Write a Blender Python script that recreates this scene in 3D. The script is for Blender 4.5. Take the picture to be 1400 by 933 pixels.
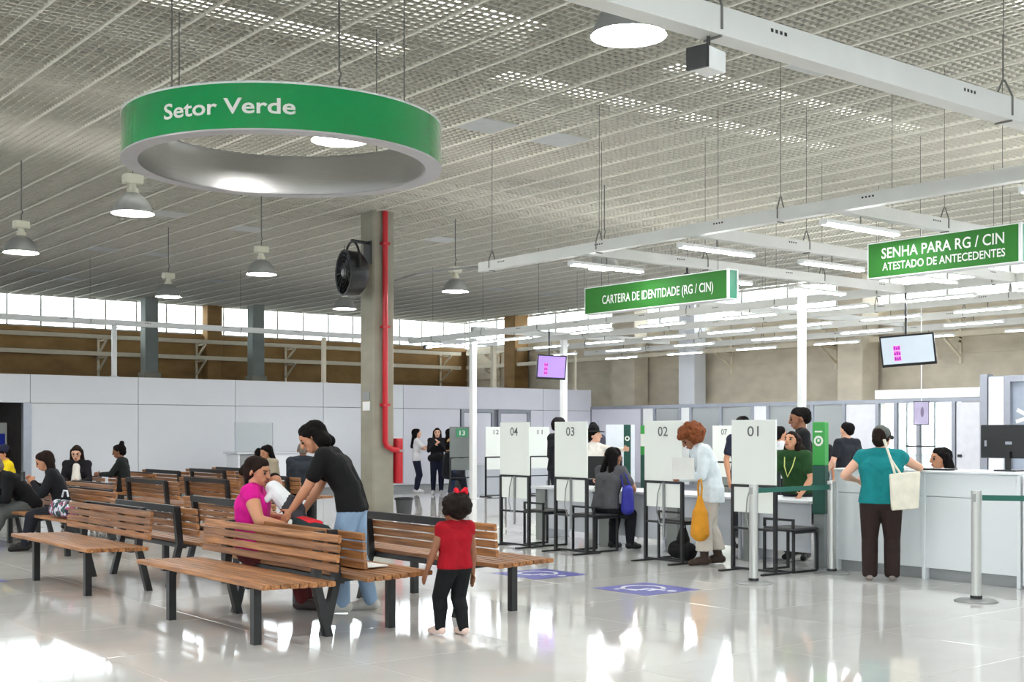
import bpy, math, random
import numpy as np
from mathutils import Vector, Matrix
random.seed(7)
sc = bpy.context.scene
for o in list(bpy.data.objects): bpy.data.objects.remove(o)
COL = sc.collection
R = math.radians

# ------------------------------------------------------------------ camera
H, FPX, HOR, YAW = 1.52, 1695.0, 592.0, 38.3
cam_d = bpy.data.cameras.new('camera'); cam = bpy.data.objects.new('camera', cam_d); COL.objects.link(cam)
cam.location = (0, 0, H); cam.rotation_euler = (R(90), 0, R(-YAW))
cam_d.sensor_width = 36; cam_d.lens = FPX / 1400 * 36
cam_d.shift_y = (HOR - 466.5) / 1400; cam_d.clip_end = 400
sc.camera = cam
# ------------------------------------------------------------------ world, exposure
w = bpy.data.worlds.new('world'); sc.world = w; w.use_nodes = True
bg = w.node_tree.nodes['Background']
bg.inputs[0].default_value = (0.93, 0.97, 1.0, 1); bg.inputs[1].default_value = 7.0
LAMP = 58.0      # pendant lamp glass
TUBE = 38.0      # fluorescent battens
sc.view_settings.view_transform = 'Standard'; sc.view_settings.look = 'None'
sc.view_settings.exposure = 0.62; sc.view_settings.gamma = 1.0
sc.view_settings.use_curve_mapping = False
sc.cycles.max_bounces = 10; sc.cycles.diffuse_bounces = 4; sc.cycles.glossy_bounces = 3
sc.cycles.transparent_max_bounces = 12; sc.cycles.caustics_reflective = False; sc.cycles.caustics_refractive = False
sc.cycles.sample_clamp_indirect = 6.0; sc.cycles.use_denoising = True; sc.cycles.adaptive_threshold = .02

FX, FY = math.sin(R(YAW)), math.cos(R(YAW))
def at(px, d):
    t = (px - 700) / FPX
    return d * (FX + t * FY), d * (FY - t * FX)
def proj(x, y, z):
    d = x * FX + y * FY
    return 700 + FPX * (x * FY - y * FX) / max(d, .01), HOR - FPX * (z - H) / max(d, .01), d
AWAY = 90 - YAW      # heading that faces straight away from the camera; add +90 for picture left, -90 for picture right

# ------------------------------------------------------------------ materials
def lin(c):
    return tuple((v / 255 / 12.92) if v / 255 <= .04045 else ((v / 255 + .055) / 1.055) ** 2.4 for v in c)
MATS = {}
def mat(name, col, rough=.5, metal=0, var=.06, scale=6, bump=0, spec=.5, emit=0, coat=0, stretch=(1, 1, 1), rnd=0.0, bd=.01):
    if name in MATS: return MATS[name]
    m = bpy.data.materials.new(name); m.use_nodes = True
    nt = m.node_tree; p = nt.nodes['Principled BSDF']; L = nt.links.new
    c = lin(col)
    tc = nt.nodes.new('ShaderNodeTexCoord'); mp = nt.nodes.new('ShaderNodeMapping'); mp.inputs['Scale'].default_value = stretch
    L(tc.outputs['Object'], mp.inputs[0])
    n = nt.nodes.new('ShaderNodeTexNoise'); n.inputs['Scale'].default_value = scale; n.inputs['Detail'].default_value = 5
    L(mp.outputs[0], n.inputs['Vector'])
    mr = nt.nodes.new('ShaderNodeMapRange'); mr.inputs['From Min'].default_value = .25; mr.inputs['From Max'].default_value = .75
    mr.inputs['To Min'].default_value = 1 - var; mr.inputs['To Max'].default_value = 1 + var
    L(n.outputs['Fac'], mr.inputs['Value'])
    mul = nt.nodes.new('ShaderNodeVectorMath'); mul.operation = 'SCALE'; mul.inputs[0].default_value = c
    if rnd:
        oi = nt.nodes.new('ShaderNodeObjectInfo'); r2 = nt.nodes.new('ShaderNodeMapRange')
        r2.inputs['To Min'].default_value = 1 - rnd; r2.inputs['To Max'].default_value = 1 + rnd
        L(oi.outputs['Random'], r2.inputs['Value'])
        mm = nt.nodes.new('ShaderNodeMath'); mm.operation = 'MULTIPLY'
        L(mr.outputs[0], mm.inputs[0]); L(r2.outputs[0], mm.inputs[1]); L(mm.outputs[0], mul.inputs['Scale'])
    else:
        L(mr.outputs[0], mul.inputs['Scale'])
    L(mul.outputs[0], p.inputs['Base Color'])
    p.inputs['Roughness'].default_value = rough; p.inputs['Metallic'].default_value = metal
    p.inputs['Specular IOR Level'].default_value = spec
    if coat: p.inputs['Coat Weight'].default_value = coat; p.inputs['Coat Roughness'].default_value = .08
    if emit:
        p.inputs['Emission Color'].default_value = (*c, 1); p.inputs['Emission Strength'].default_value = emit
    if bump:
        b = nt.nodes.new('ShaderNodeBump'); b.inputs['Strength'].default_value = bump; b.inputs['Distance'].default_value = bd
        L(n.outputs['Fac'], b.inputs['Height']); L(b.outputs[0], p.inputs['Normal'])
    MATS[name] = m
    return m
def glass(name, tint=(.92, .95, .96), gloss=.08, milk=0.0, milkcol=(.8, .82, .85)):
    if name in MATS: return MATS[name]
    m = bpy.data.materials.new(name); m.use_nodes = True
    nt = m.node_tree; nt.nodes.clear(); L = nt.links.new
    out = nt.nodes.new('ShaderNodeOutputMaterial'); t = nt.nodes.new('ShaderNodeBsdfTransparent'); t.inputs[0].default_value = (*tint, 1)
    g = nt.nodes.new('ShaderNodeBsdfGlossy'); g.inputs['Roughness'].default_value = .05
    a = nt.nodes.new('ShaderNodeMixShader'); a.inputs[0].default_value = gloss
    L(t.outputs[0], a.inputs[1]); L(g.outputs[0], a.inputs[2]); last = a
    if milk:
        d = nt.nodes.new('ShaderNodeBsdfDiffuse'); d.inputs[0].default_value = (*milkcol, 1)
        b = nt.nodes.new('ShaderNodeMixShader'); b.inputs[0].default_value = milk
        L(a.outputs[0], b.inputs[1]); L(d.outputs[0], b.inputs[2]); last = b
    L(last.outputs[0], out.inputs[0]); MATS[name] = m
    return m
def wood_mat():
    m = bpy.data.materials.new('wood_slat'); m.use_nodes = True
    nt = m.node_tree; p = nt.nodes['Principled BSDF']; L = nt.links.new
    tc = nt.nodes.new('ShaderNodeTexCoord'); mp = nt.nodes.new('ShaderNodeMapping'); mp.inputs['Scale'].default_value = (30, 1.6, 30)
    oi = nt.nodes.new('ShaderNodeObjectInfo'); ad = nt.nodes.new('ShaderNodeVectorMath'); ad.operation = 'ADD'
    sc_ = nt.nodes.new('ShaderNodeMath'); sc_.operation = 'MULTIPLY'; sc_.inputs[1].default_value = 17
    L(oi.outputs['Random'], sc_.inputs[0]); L(tc.outputs['Object'], ad.inputs[0]); L(sc_.outputs[0], ad.inputs[1]); L(ad.outputs[0], mp.inputs[0])
    n = nt.nodes.new('ShaderNodeTexNoise'); n.inputs['Scale'].default_value = 1.5; n.inputs['Detail'].default_value = 6; L(mp.outputs[0], n.inputs['Vector'])
    r = nt.nodes.new('ShaderNodeValToRGB'); e = r.color_ramp.elements
    e[0].position = .3; e[0].color = (*lin((112, 68, 36)), 1); e[1].position = .72; e[1].color = (*lin((184, 128, 78)), 1)
    L(n.outputs['Fac'], r.inputs[0])
    hs = nt.nodes.new('ShaderNodeHueSaturation'); mr = nt.nodes.new('ShaderNodeMapRange'); mr.inputs['To Min'].default_value = .72; mr.inputs['To Max'].default_value = 1.2
    L(oi.outputs['Random'], mr.inputs[0]); L(mr.outputs[0], hs.inputs['Value']); L(r.outputs[0], hs.inputs['Color']); L(hs.outputs[0], p.inputs['Base Color'])
    p.inputs['Roughness'].default_value = .42
    MATS['wood'] = m
    return m
def floor_mat():
    m = bpy.data.materials.new('polished_terrazzo'); m.use_nodes = True
    nt = m.node_tree; p = nt.nodes['Principled BSDF']; L = nt.links.new
    g = nt.nodes.new('ShaderNodeNewGeometry')
    n1 = nt.nodes.new('ShaderNodeTexNoise'); n1.inputs['Scale'].default_value = .9; n1.inputs['Detail'].default_value = 6
    n2 = nt.nodes.new('ShaderNodeTexNoise'); n2.inputs['Scale'].default_value = 90; n2.inputs['Detail'].default_value = 2
    L(g.outputs['Position'], n1.inputs['Vector']); L(g.outputs['Position'], n2.inputs['Vector'])
    r1 = nt.nodes.new('ShaderNodeValToRGB'); r1.color_ramp.elements[0].position = .3; r1.color_ramp.elements[1].position = .7
    r1.color_ramp.elements[0].color = (*lin((204, 203, 200)), 1); r1.color_ramp.elements[1].color = (*lin((218, 218, 216)), 1)
    L(n1.outputs['Fac'], r1.inputs[0])
    mx = nt.nodes.new('ShaderNodeMix'); mx.data_type = 'RGBA'; mx.blend_type = 'MULTIPLY'; mx.inputs[0].default_value = .05
    L(r1.outputs[0], mx.inputs[6]); L(n2.outputs['Fac'], mx.inputs[7])
    oi = nt.nodes.new('ShaderNodeObjectInfo'); mr = nt.nodes.new('ShaderNodeMapRange'); mr.inputs['To Min'].default_value = .965; mr.inputs['To Max'].default_value = 1.02
    L(oi.outputs['Random'], mr.inputs[0])
    vs = nt.nodes.new('ShaderNodeVectorMath'); vs.operation = 'SCALE'; L(mx.outputs[2], vs.inputs[0]); L(mr.outputs[0], vs.inputs['Scale'])
    L(vs.outputs[0], p.inputs['Base Color'])
    n3 = nt.nodes.new('ShaderNodeTexNoise'); n3.inputs['Scale'].default_value = 2.2; n3.inputs['Detail'].default_value = 4; L(g.outputs['Position'], n3.inputs['Vector'])
    m3 = nt.nodes.new('ShaderNodeMapRange'); m3.inputs['From Min'].default_value = .3; m3.inputs['From Max'].default_value = .7; m3.inputs['To Min'].default_value = .06; m3.inputs['To Max'].default_value = .06
    L(n3.outputs['Fac'], m3.inputs[0]); L(m3.outputs[0], p.inputs['Roughness'])
    p.inputs['Specular IOR Level'].default_value = .55
    MATS['floor'] = m
    return m
def concrete(name, c, var=.18, lines=0.0):
    m = mat(name, c, rough=.85, var=var, scale=1.6, bump=.25, stretch=(1, 1, 1.8), spec=.2)
    return m

WOOD = wood_mat(); FLOOR = floor_mat()
M_black = mat('black_steel', (22, 23, 26), rough=.4, var=.1, scale=20)
M_white = mat('white_paint', (226, 228, 228), rough=.45, var=.02)
M_panel = mat('white_wall_panel', (222, 225, 231), rough=.4, var=.015, scale=2, rnd=.012)
M_panelg = mat('lavender_grey_panel', (212, 212, 222), rough=.4, var=.02, scale=2, rnd=.02)
M_alu = mat('aluminium_frame', (158, 162, 172), rough=.35, metal=.6, var=.04)
M_brush = mat('brushed_metal', (205, 205, 206), rough=.3, metal=1, var=.06, scale=4, stretch=(1, 1, 30))
M_grey = mat('grey_paint', (135, 138, 140), rough=.5)
M_cgrey = concrete('concrete_grey', (150, 147, 134), .12)
M_cwarm = concrete('concrete_warm_lit', (146, 116, 78), .25)  # warm light on the rear concrete, painted in as an even tan-brown
M_cbeige = concrete('concrete_beige', (204, 194, 176), .14)
M_grid = mat('ceiling_grille', (200, 198, 188), rough=.6, var=.05)
M_tbar = mat('ceiling_tbar', (228, 226, 216), rough=.5, var=.03)
M_channel = mat('channel_paint', (212, 213, 210), rough=.45, var=.05, scale=3)
M_wire = mat('steel_wire', (118, 118, 114), rough=.5, metal=.5)
M_red = mat('red_paint', (184, 22, 36), rough=.35)
M_green = mat('sign_green', (52, 118, 48), rough=.65, var=.05, spec=.2)
M_teal = mat('sign_teal', (18, 128, 94), rough=.4)
M_ring = mat('ring_green', (0, 150, 78), rough=.18, var=.03, coat=1)
M_let = mat('lettering_white', (228, 232, 226), rough=.5, var=.01)
M_digit = mat('digit_grey', (92, 96, 98), rough=.6, var=.01)
M_board = mat('white_board', (226, 231, 226), rough=.5, var=.012, scale=2)
M_lamp = mat('lamp_glow', (255, 252, 246), rough=.5, var=0, emit=LAMP)
M_tube = mat('tube_glow', (252, 253, 255), rough=.5, var=0, emit=TUBE)
M_refl = mat('reflector_grey', (160, 162, 162), rough=.4, metal=.45, var=.05)
M_gear = mat('gear_cream', (206, 203, 186), rough=.5)
M_belt = mat('belt_green', (28, 96, 84), rough=.6)
M_glass = glass('clear_glass')
M_acry = glass('clear_acrylic', (.9, .93, .94), .1, .08)
M_blue = mat('decal_blue', (62, 62, 158), rough=.35, var=.06, scale=8)
M_pole = mat('white_post', (232, 233, 232), rough=.4, var=.02)
M_cream = mat('cream_paint', (222, 212, 190), rough=.5, var=.05)
M_black2 = mat('black_plastic', (20, 21, 24), rough=.35, var=.05)
M_skirting = mat('dark_grey_plinth', (150, 153, 155), rough=.5)

# ------------------------------------------------------------------ geometry helpers
class MB:
    def __init__(s): s.v = []; s.f = []
    def add(s, vs, fs):
        k = len(s.v); s.v += [tuple(v) for v in vs]; s.f += [tuple(i + k for i in f) for f in fs]; return s
    def box(s, x0, x1, y0, y1, z0, z1):
        return s.add([(x0, y0, z0), (x1, y0, z0), (x1, y1, z0), (x0, y1, z0), (x0, y0, z1), (x1, y0, z1), (x1, y1, z1), (x0, y1, z1)],
                     [(0, 3, 2, 1), (4, 5, 6, 7), (0, 1, 5, 4), (1, 2, 6, 5), (2, 3, 7, 6), (3, 0, 4, 7)])
    def cbox(s, x0, x1, y0, y1, z0, z1, c=.006):
        # box with chamfered edges (two stacked octagon-ish rings)
        def ring(z, i): return [(x0 + i + c, y0 + i, z), (x1 - i - c, y0 + i, z), (x1 - i, y0 + i + c, z), (x1 - i, y1 - i - c, z), (x1 - i - c, y1 - i, z), (x0 + i + c, y1 - i, z), (x0 + i, y1 - i - c, z), (x0 + i, y0 + i + c, z)]
        vs = ring(z0, c) + ring(z0 + c, 0) + ring(z1 - c, 0) + ring(z1, c)
        fs = [tuple(range(7, -1, -1)), tuple(range(24, 32))]
        for r in range(3):
            for i in range(8): fs.append((r * 8 + i, r * 8 + (i + 1) % 8, r * 8 + 8 + (i + 1) % 8, r * 8 + 8 + i))
        return s.add(vs, fs)
    def bar(s, p, q, w, h=None, up=(0, 0, 1)):
        p, q = Vector(p), Vector(q); h = h or w; d = (q - p).normalized(); u = Vector(up)
        if abs(d.dot(u)) > .95: u = Vector((1, 0, 0))
        a = d.cross(u).normalized() * w / 2; b = a.cross(d).normalized() * h / 2
        vs = [p - a - b, p + a - b, p + a + b, p - a + b, q - a - b, q + a - b, q + a + b, q - a + b]
        return s.add(vs, [(0, 3, 2, 1), (4, 5, 6, 7), (0, 1, 5, 4), (1, 2, 6, 5), (2, 3, 7, 6), (3, 0, 4, 7)])
    def tube(s, pts, r, n=8, cap=True):
        pts = [Vector(p) for p in pts]; rs = r if isinstance(r, (list, tuple)) else [r] * len(pts)
        rings = []; prev = None
        for i, p in enumerate(pts):
            d = (pts[min(i + 1, len(pts) - 1)] - pts[max(i - 1, 0)]).normalized()
            u = prev if prev is not None else (Vector((0, 0, 1)) if abs(d.z) < .9 else Vector((1, 0, 0)))
            a = d.cross(u).normalized(); b = a.cross(d).normalized(); prev = b
            rings.append([p + (a * math.cos(6.28318 * k / n) + b * math.sin(6.28318 * k / n)) * rs[i] for k in range(n)])
        vs = [v for rg in rings for v in rg]; fs = []
        for i in range(len(pts) - 1):
            for k in range(n): fs.append((i * n + k, i * n + (k + 1) % n, (i + 1) * n + (k + 1) % n, (i + 1) * n + k))
        if cap: fs += [tuple(range(n - 1, -1, -1)), tuple(range((len(pts) - 1) * n, len(pts) * n))]
        return s.add(vs, fs)
    def lathe(s, prof, n=24, c=(0, 0, 0), closed=False):
        vs = []; fs = []; m = len(prof)
        for k in range(n):
            a = 6.283185 * k / n
            for r, z in prof: vs.append((c[0] + r * math.cos(a), c[1] + r * math.sin(a), c[2] + z))
        for k in range(n):
            k2 = (k + 1) % n
            for i in range(m if closed else m - 1):
                i2 = (i + 1) % m
                fs.append((k * m + i, k2 * m + i, k2 * m + i2, k * m + i2))
        return s.add(vs, fs)
    def prism(s, poly, axis, a0, a1):
        # poly: list of 2D points; axis 'x','y','z' extrusion
        def P(u, v, t): return {'x': (t, u, v), 'y': (u, t, v), 'z': (u, v, t)}[axis]
        n = len(poly); vs = [P(u, v, a0) for u, v in poly] + [P(u, v, a1) for u, v in poly]
        fs = [tuple(range(n)), tuple(range(2 * n - 1, n - 1, -1))] + [(i, i + n, (i + 1) % n + n, (i + 1) % n) for i in range(n)]
        return s.add(vs, fs)
    def sphere(s, c, r, n=12, m=8, sx=1, sy=1, sz=1):
        vs = [(c[0], c[1], c[2] + r * sz)]; fs = []
        for i in range(1, m):
            t = math.pi * i / m
            for k in range(n):
                a = 6.283185 * k / n; vs.append((c[0] + r * sx * math.sin(t) * math.cos(a), c[1] + r * sy * math.sin(t) * math.sin(a), c[2] + r * sz * math.cos(t)))
        vs.append((c[0], c[1], c[2] - r * sz)); e = len(vs) - 1
        for k in range(n): fs.append((0, 1 + k, 1 + (k + 1) % n)); fs.append((e, e - n + (k + 1) % n, e - n + k))
        for i in range(m - 2):
            for k in range(n): fs.append((1 + i * n + k, 1 + (i + 1) * n + k, 1 + (i + 1) * n + (k + 1) % n, 1 + i * n + (k + 1) % n))
        return s.add(vs, fs)
    def mesh(s, name, m, smooth=False):
        me = bpy.data.meshes.new(name); me.from_pydata(s.v, [], s.f); me.materials.append(m)
        if smooth:
            me.polygons.foreach_set('use_smooth', [True] * len(me.polygons))
            try: me.set_sharp_from_angle(angle=R(40))
            except Exception: pass
        import bmesh
        bm = bmesh.new(); bm.from_mesh(me); bmesh.ops.recalc_face_normals(bm, faces=bm.faces); bm.to_mesh(me); bm.free()
        me.update(); return me
    def build(s, name, m, parent=None, loc=(0, 0, 0), rz=0, smooth=False):
        return link(name, s.mesh(name, m, smooth), parent, loc, rz)
def link(name, me, parent=None, loc=(0, 0, 0), rz=0):
    o = bpy.data.objects.new(name, me); COL.objects.link(o); o.location = loc; o.rotation_euler = (0, 0, rz)
    if parent is not None: o.parent = parent
    return o
def tag(o, label, cat, group=None):
    o['label'] = label; o['category'] = cat
    if group: o['group'] = group
    return o
def struct(o): o['kind'] = 'structure'; return o
def empty(name, loc=(0, 0, 0), rz=0):
    o = bpy.data.objects.new(name, None); COL.objects.link(o); o.location = loc; o.rotation_euler = (0, 0, rz); o.empty_display_size = .1
    return o
def thing(name, label, cat, loc=(0, 0, 0), rz=0, group=None):
    return tag(empty(name, loc, rz), label, cat, group)
def copy_tree(o, parent=None):
    c = o.copy(); COL.objects.link(c); c.parent = parent
    for ch in list(o.children): copy_tree(ch, c)
    return c
def text_mesh(s, cap, width=None, bold=0.0, depth=.0015):
    cu = bpy.data.curves.new('t', 'FONT'); cu.body = s; cu.size = 1; cu.align_x = 'LEFT'; cu.offset = bold; cu.resolution_u = 3
    ob = bpy.data.objects.new('t', cu); COL.objects.link(ob)
    dg = bpy.context.evaluated_depsgraph_get(); dg.update()
    me = bpy.data.meshes.new_from_object(ob.evaluated_get(dg)); bpy.data.objects.remove(ob); bpy.data.curves.remove(cu)
    v = np.array([x.co[:] for x in me.vertices]); f = [tuple(p.vertices) for p in me.polygons]; bpy.data.meshes.remove(me)
    lo, hi = v.min(0), v.max(0); v[:, 0] -= (lo[0] + hi[0]) / 2
    base = 0.0; capn = .73
    k = cap / capn; kx = k if width is None else width / (hi[0] - lo[0])
    v[:, 0] *= kx; v[:, 1] = v[:, 1] * k - cap / 2
    return v, f
def text(parent, s, cap, width, o, right, mtl, bold=0.0, name='lettering', up=(0, 0, 1), off=.003):
    v, f = text_mesh(s, cap, width, bold)
    o, r, u = Vector(o), Vector(right).normalized(), Vector(up).normalized(); n = r.cross(u)
    mb = MB(); mb.add([o + r * p[0] + u * p[1] + n * off for p in v], f)
    me = bpy.data.meshes.new(name); me.from_pydata(mb.v, [], mb.f); me.materials.append(mtl)
    return link(name, me, parent)
# ------------------------------------------------------------------ the hall: floor
X0, X1, Y0, Y1 = -9.0, 26.8, -7.0, 36.6
ZC, ZR = 5.5, 7.3
floor = struct(MB().box(X0, X1 + 8, Y0, Y1 + 1, -.12, -.006).build('floor', mat('floor_joint', (96, 95, 92), rough=.7)))
T = 1.265
def tile_geo(s, ch=.0008):
    a = s - .0025
    return [(0.0025, .0025, -.006), (a, .0025, -.006), (a, a, -.006), (.0025, a, -.006), (.0025, .0025, -.002), (a, .0025, -.002), (a, a, -.002), (.0025, a, -.002),
            (.0025 + ch, .0025 + ch, 0), (a - ch, .0025 + ch, 0), (a - ch, a - ch, 0), (.0025 + ch, a - ch, 0)], \
           [(0, 1, 5, 4), (1, 2, 6, 5), (2, 3, 7, 6), (3, 0, 4, 7), (4, 5, 9, 8), (5, 6, 10, 9), (6, 7, 11, 10), (7, 4, 8, 11), (8, 9, 10, 11)]
tv, tf = tile_geo(T); tm = MB().add(tv, tf).mesh('floor_tile', FLOOR)
cells = []
nx0, nx1 = math.floor((X0 - 6.83) / T), math.ceil((X1 - 6.83) / T); ny0, ny1 = math.floor((Y0 - 5.72) / T), math.ceil((Y1 - 5.72) / T)
for i in range(nx0, nx1):
    for j in range(ny0, ny1):
        x, y = 6.83 + i * T, 5.72 + j * T
        px, py, d = proj(x + T / 2, y + T / 2, 0)
        cells.append((d if (d > 5 and -90 < px < 1490 and py < 1000) else 900 + d, x, y))
cells.sort(); far = MB()
for k, (d, x, y) in enumerate(cells):
    if k < 290 and d < 900: link('floor_tile', tm, floor, (x, y, 0))
    else: far.add([(a + x, b + y, c) for a, b, c in tv], tf)
far.build('floor_tiles_far', FLOOR, floor)['kind'] = 'stuff'

# ------------------------------------------------------------------ ceiling: open-cell grille on a T-bar grid, roof deck with skylight strips above
ceiling = struct(MB().box(X0, X1, Y0, Y0 + .05, ZC - .02, ZC + .05).box(X0, X1, Y1 - .05, Y1, ZC - .02, ZC + .05).box(X0, X0 + .05, Y0, Y1, ZC - .02, ZC + .05)
                 .box(X1 - .05, X1, Y0, Y1, ZC - .02, ZC + .05).build('ceiling', M_tbar))
S = .625; BH = .024; BT = .008
pv, pf = [], []
def blade(x0, x1, y0, y1):
    k = len(pv)
    for z in (0, BH): pv.extend([(x0, y0, z), (x1, y0, z), (x1, y1, z), (x0, y1, z)])
    pf.extend([(k, k + 3, k + 2, k + 1), (k + 4, k + 5, k + 6, k + 7), (k, k + 1, k + 5, k + 4), (k + 1, k + 2, k + 6, k + 5), (k + 2, k + 3, k + 7, k + 6), (k + 3, k, k + 4, k + 7)])
for i in range(1, 6):
    c = i * S / 6
    blade(c - BT / 2, c + BT / 2, .012, S - .012); blade(.012, S - .012, c - BT / 2, c + BT / 2)
pm = MB().add(pv, pf).mesh('ceiling_panel', M_grid)
solid = {}
for px, py in ((668, 168), (779, 187), (1119, 87), (232, 297), (128, 337), (60, 368), (222, 349), (300, 383), (345, 311), (105, 380), (610, 330), (668, 396), (752, 400)):
    x, y = at(px, (ZC - H) * FPX / (HOR - py)); solid[(int(x // S), int(y // S))] = 1
cand = []
for i in range(int(X0 // S), int(X1 // S)):
    for j in range(int(Y0 // S), int(Y1 // S)):
        if (i, j) in solid: continue
        px, py, d = proj((i + .5) * S, (j + .5) * S, ZC)
        cand.append((d if (d > 3 and -40 < px < 1440 and py > -60) else 900 + d, i, j))
cand.sort()
P = np.array(pv); rest = []; nb = len(pv); Fq = np.array(pf); rf = []
for k, (d, i, j) in enumerate(cand):
    if k < 290 and d < 900: link('ceiling_panel', pm, ceiling, (i * S, j * S, ZC))
    else:
        rf.append(Fq + nb * len(rest)); rest.append(P + np.array((i * S, j * S, ZC)))
rv = np.concatenate(rest); rq = np.concatenate(rf)
me = bpy.data.meshes.new('ceiling_panels_far'); me.vertices.add(len(rv)); me.vertices.foreach_set('co', rv.ravel())
me.loops.add(rq.size); me.loops.foreach_set('vertex_index', rq.ravel()); me.polygons.add(len(rq)); me.polygons.foreach_set('loop_start', np.arange(0, rq.size, 4))
me.materials.append(M_grid); me.update(calc_edges=True); me.validate()
link('ceiling_panels_far', me, ceiling)['kind'] = 'stuff'
M_solid = mat('solid_ceiling_tile', (190, 194, 194), rough=.6)
sm = MB().box(.014, S - .014, .014, S - .014, -.006, .02).mesh('ceiling_plate', M_solid)
for (i, j) in solid: link('ceiling_plate', sm, ceiling, (i * S, j * S, ZC))
ty = MB().box(-.013, .013, Y0, Y1, -.012, .03).mesh('grid_bar', M_tbar); tx = MB().box(X0, X1, -.006, .006, -.002, .028).mesh('grid_cross_bar', M_grid)
for i in range(int(X0 // S) + 1, int(X1 // S) + 1): link('grid_bar', ty, ceiling, (i * S, 0, ZC))
for j in range(int(Y0 // S) + 1, int(Y1 // S) + 1): link('grid_cross_bar', tx, ceiling, (0, j * S, ZC))
# roof deck with open skylight strips
M_roof = mat('roof_deck', (150, 149, 143), rough=.8, var=.12, scale=1)
rb = MB()
SK = [(4.4, 11.3, 13.4, 14.0), (3.0, 10.4, 15.6, 16.1), (12.2, 21, 15.5, 16.3), (14, 21, 13.6, 14.4), (12.5, 21, 8.4, 9.6), (11, 20, 5.0, 6.0), (-6, 2, 2, 3.2)]
ys = sorted({Y0, Y1} | {v for s_ in SK for v in s_[2:]})
for a, b in zip(ys[:-1], ys[1:]):
    cuts = sorted((s_[0], s_[1]) for s_ in SK if s_[2] <= a + 1e-6 and s_[3] >= b - 1e-6); x = X0
    for c0, c1 in cuts:
        if c0 > x: rb.box(x, c0, a, b, ZR, ZR + .1)
        x = max(x, c1)
    rb.box(x, X1, a, b, ZR, ZR + .1)
roof = struct(rb.build('roof', M_roof))
M_fibre = glass('skylight_sheet', (.95, .93, .88), .04)
for k, s_ in enumerate(SK): struct(MB().box(s_[0], s_[1], s_[2], s_[3], ZR + .03, ZR + .05).build('skylight_%d' % (k + 1), M_fibre))
rj = MB()
for y in np.arange(Y0 + 1, Y1, 2.5): rj.box(X0, X1, y - .06, y + .06, ZR - .45, ZR)
struct(rj.build('roof_joists', mat('joist_grey', (150, 150, 146), rough=.7)))

# ------------------------------------------------------------------ outer walls with clerestory glazing
ZW = 4.58
def outer(name, m, boxes):
    mb = MB()
    for b in boxes: mb.box(*b)
    return struct(mb.build(name, m))
outer('wall_rear', M_cwarm, [(X0, X1 + .4, Y1, Y1 + .3, 0, ZW), (X0, X1 + .4, Y1, Y1 + .3, 5.85, ZR)])
WY0, WY1 = 16.6, 18.95   # bright window low in the right wall
outer('wall_right', M_cbeige, [(X1, X1 + .3, Y0, WY0, 0, ZW), (X1, X1 + .3, WY1, Y1, 0, ZW), (X1, X1 + .3, WY0, WY1, 0, .55), (X1, X1 + .3, WY0, WY1, 2.32, ZW), (X1, X1 + .3, Y0, Y1, 5.85, ZR)])
outer('wall_left', M_cbeige, [(X0 - .3, X0, Y0, Y1, 0, 2.9), (X0 - .3, X0, Y0, Y1, 4.6, ZR)])
outer('wall_front', M_cbeige, [(X0, X1, Y0 - .3, Y0, 0, 2.9), (X0, X1, Y0 - .3, Y0, 4.6, ZR)])
def glazing(n, axis, c, a0, a1, z0, z1, step, fm):
    # a window row: frame, mullions and one pane per bay
    fr = MB()
    def B(u0, u1, w0, w1, za, zb): return (u0, u1, w0, w1, za, zb) if axis == 'x' else (w0, w1, u0, u1, za, zb)
    fr.box(*B(a0, a1, c - .03, c + .03, z0, z0 + .06)); fr.box(*B(a0, a1, c - .03, c + .03, z1 - .06, z1))
    win = struct(fr.build('window_%d' % n, fm))
    k = int(round((a1 - a0) / step)); st = (a1 - a0) / k
    mm = MB().box(*B(-.022, .022, -.03, .03, z0 + .06, z1 - .06)).mesh('mullion', fm)
    gm = MB().box(*B(.022, st - .022, -.004, .004, z0 + .06, z1 - .06)).mesh('pane', M_glass)
    for i in range(k + 1):
        p = (a0 + i * st, c, 0) if axis == 'x' else (c, a0 + i * st, 0)
        link('mullion', mm, win, p)
        if i < k: link('pane', gm, win, p)
    return win
M_mull = mat('mullion_grey', (150, 148, 140), rough=.5)
glazing(1, 'x', Y1 + .12, 3.0, X1, ZW, 5.85, .95, M_mull)
glazing(2, 'y', X1 + .12, 4.0, Y1, ZW, 5.85, 1.6, M_mull)
glazing(3, 'x', Y0 - .12, X0, X1, 2.9, 4.6, 1.8, M_mull)  # unseen windows behind the camera, added to let in soft light
glazing(4, 'y', X0 - .12, Y0, Y1, 2.9, 4.6, 1.8, M_mull)  # unseen left windows, also added for light; high sill limits it
glazing(5, 'y', X1 + .12, WY0, WY1, .55, 2.32, .78, M_white)
struct(MB().box(-60, 90, -60, 100, -.4, -.2).build('ground', mat('ground_asphalt', (120, 120, 118), rough=.9)))
# wall relief: pour joints and sill ledges
lg = MB()
lg.box(X0, X1, Y1 - .05, Y1, 3.33, 3.36); lg.box(X0, X1, Y1 - .12, Y1, ZW - .12, ZW - .02); lg.box(X0, X1, Y1 - .04, Y1, 2.5, 2.53)
struct(lg.build('trim_1', M_cwarm))
lg = MB(); lg.box(X1 - .05, X1, Y0, Y1, 3.42, 3.46); lg.box(X1 - .12, X1, Y0, Y1, ZW - .12, ZW - .02); lg.box(X1 - .12, X1, Y0, Y1, 2.36, 2.44)
struct(lg.build('trim_2', M_cbeige))

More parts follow.
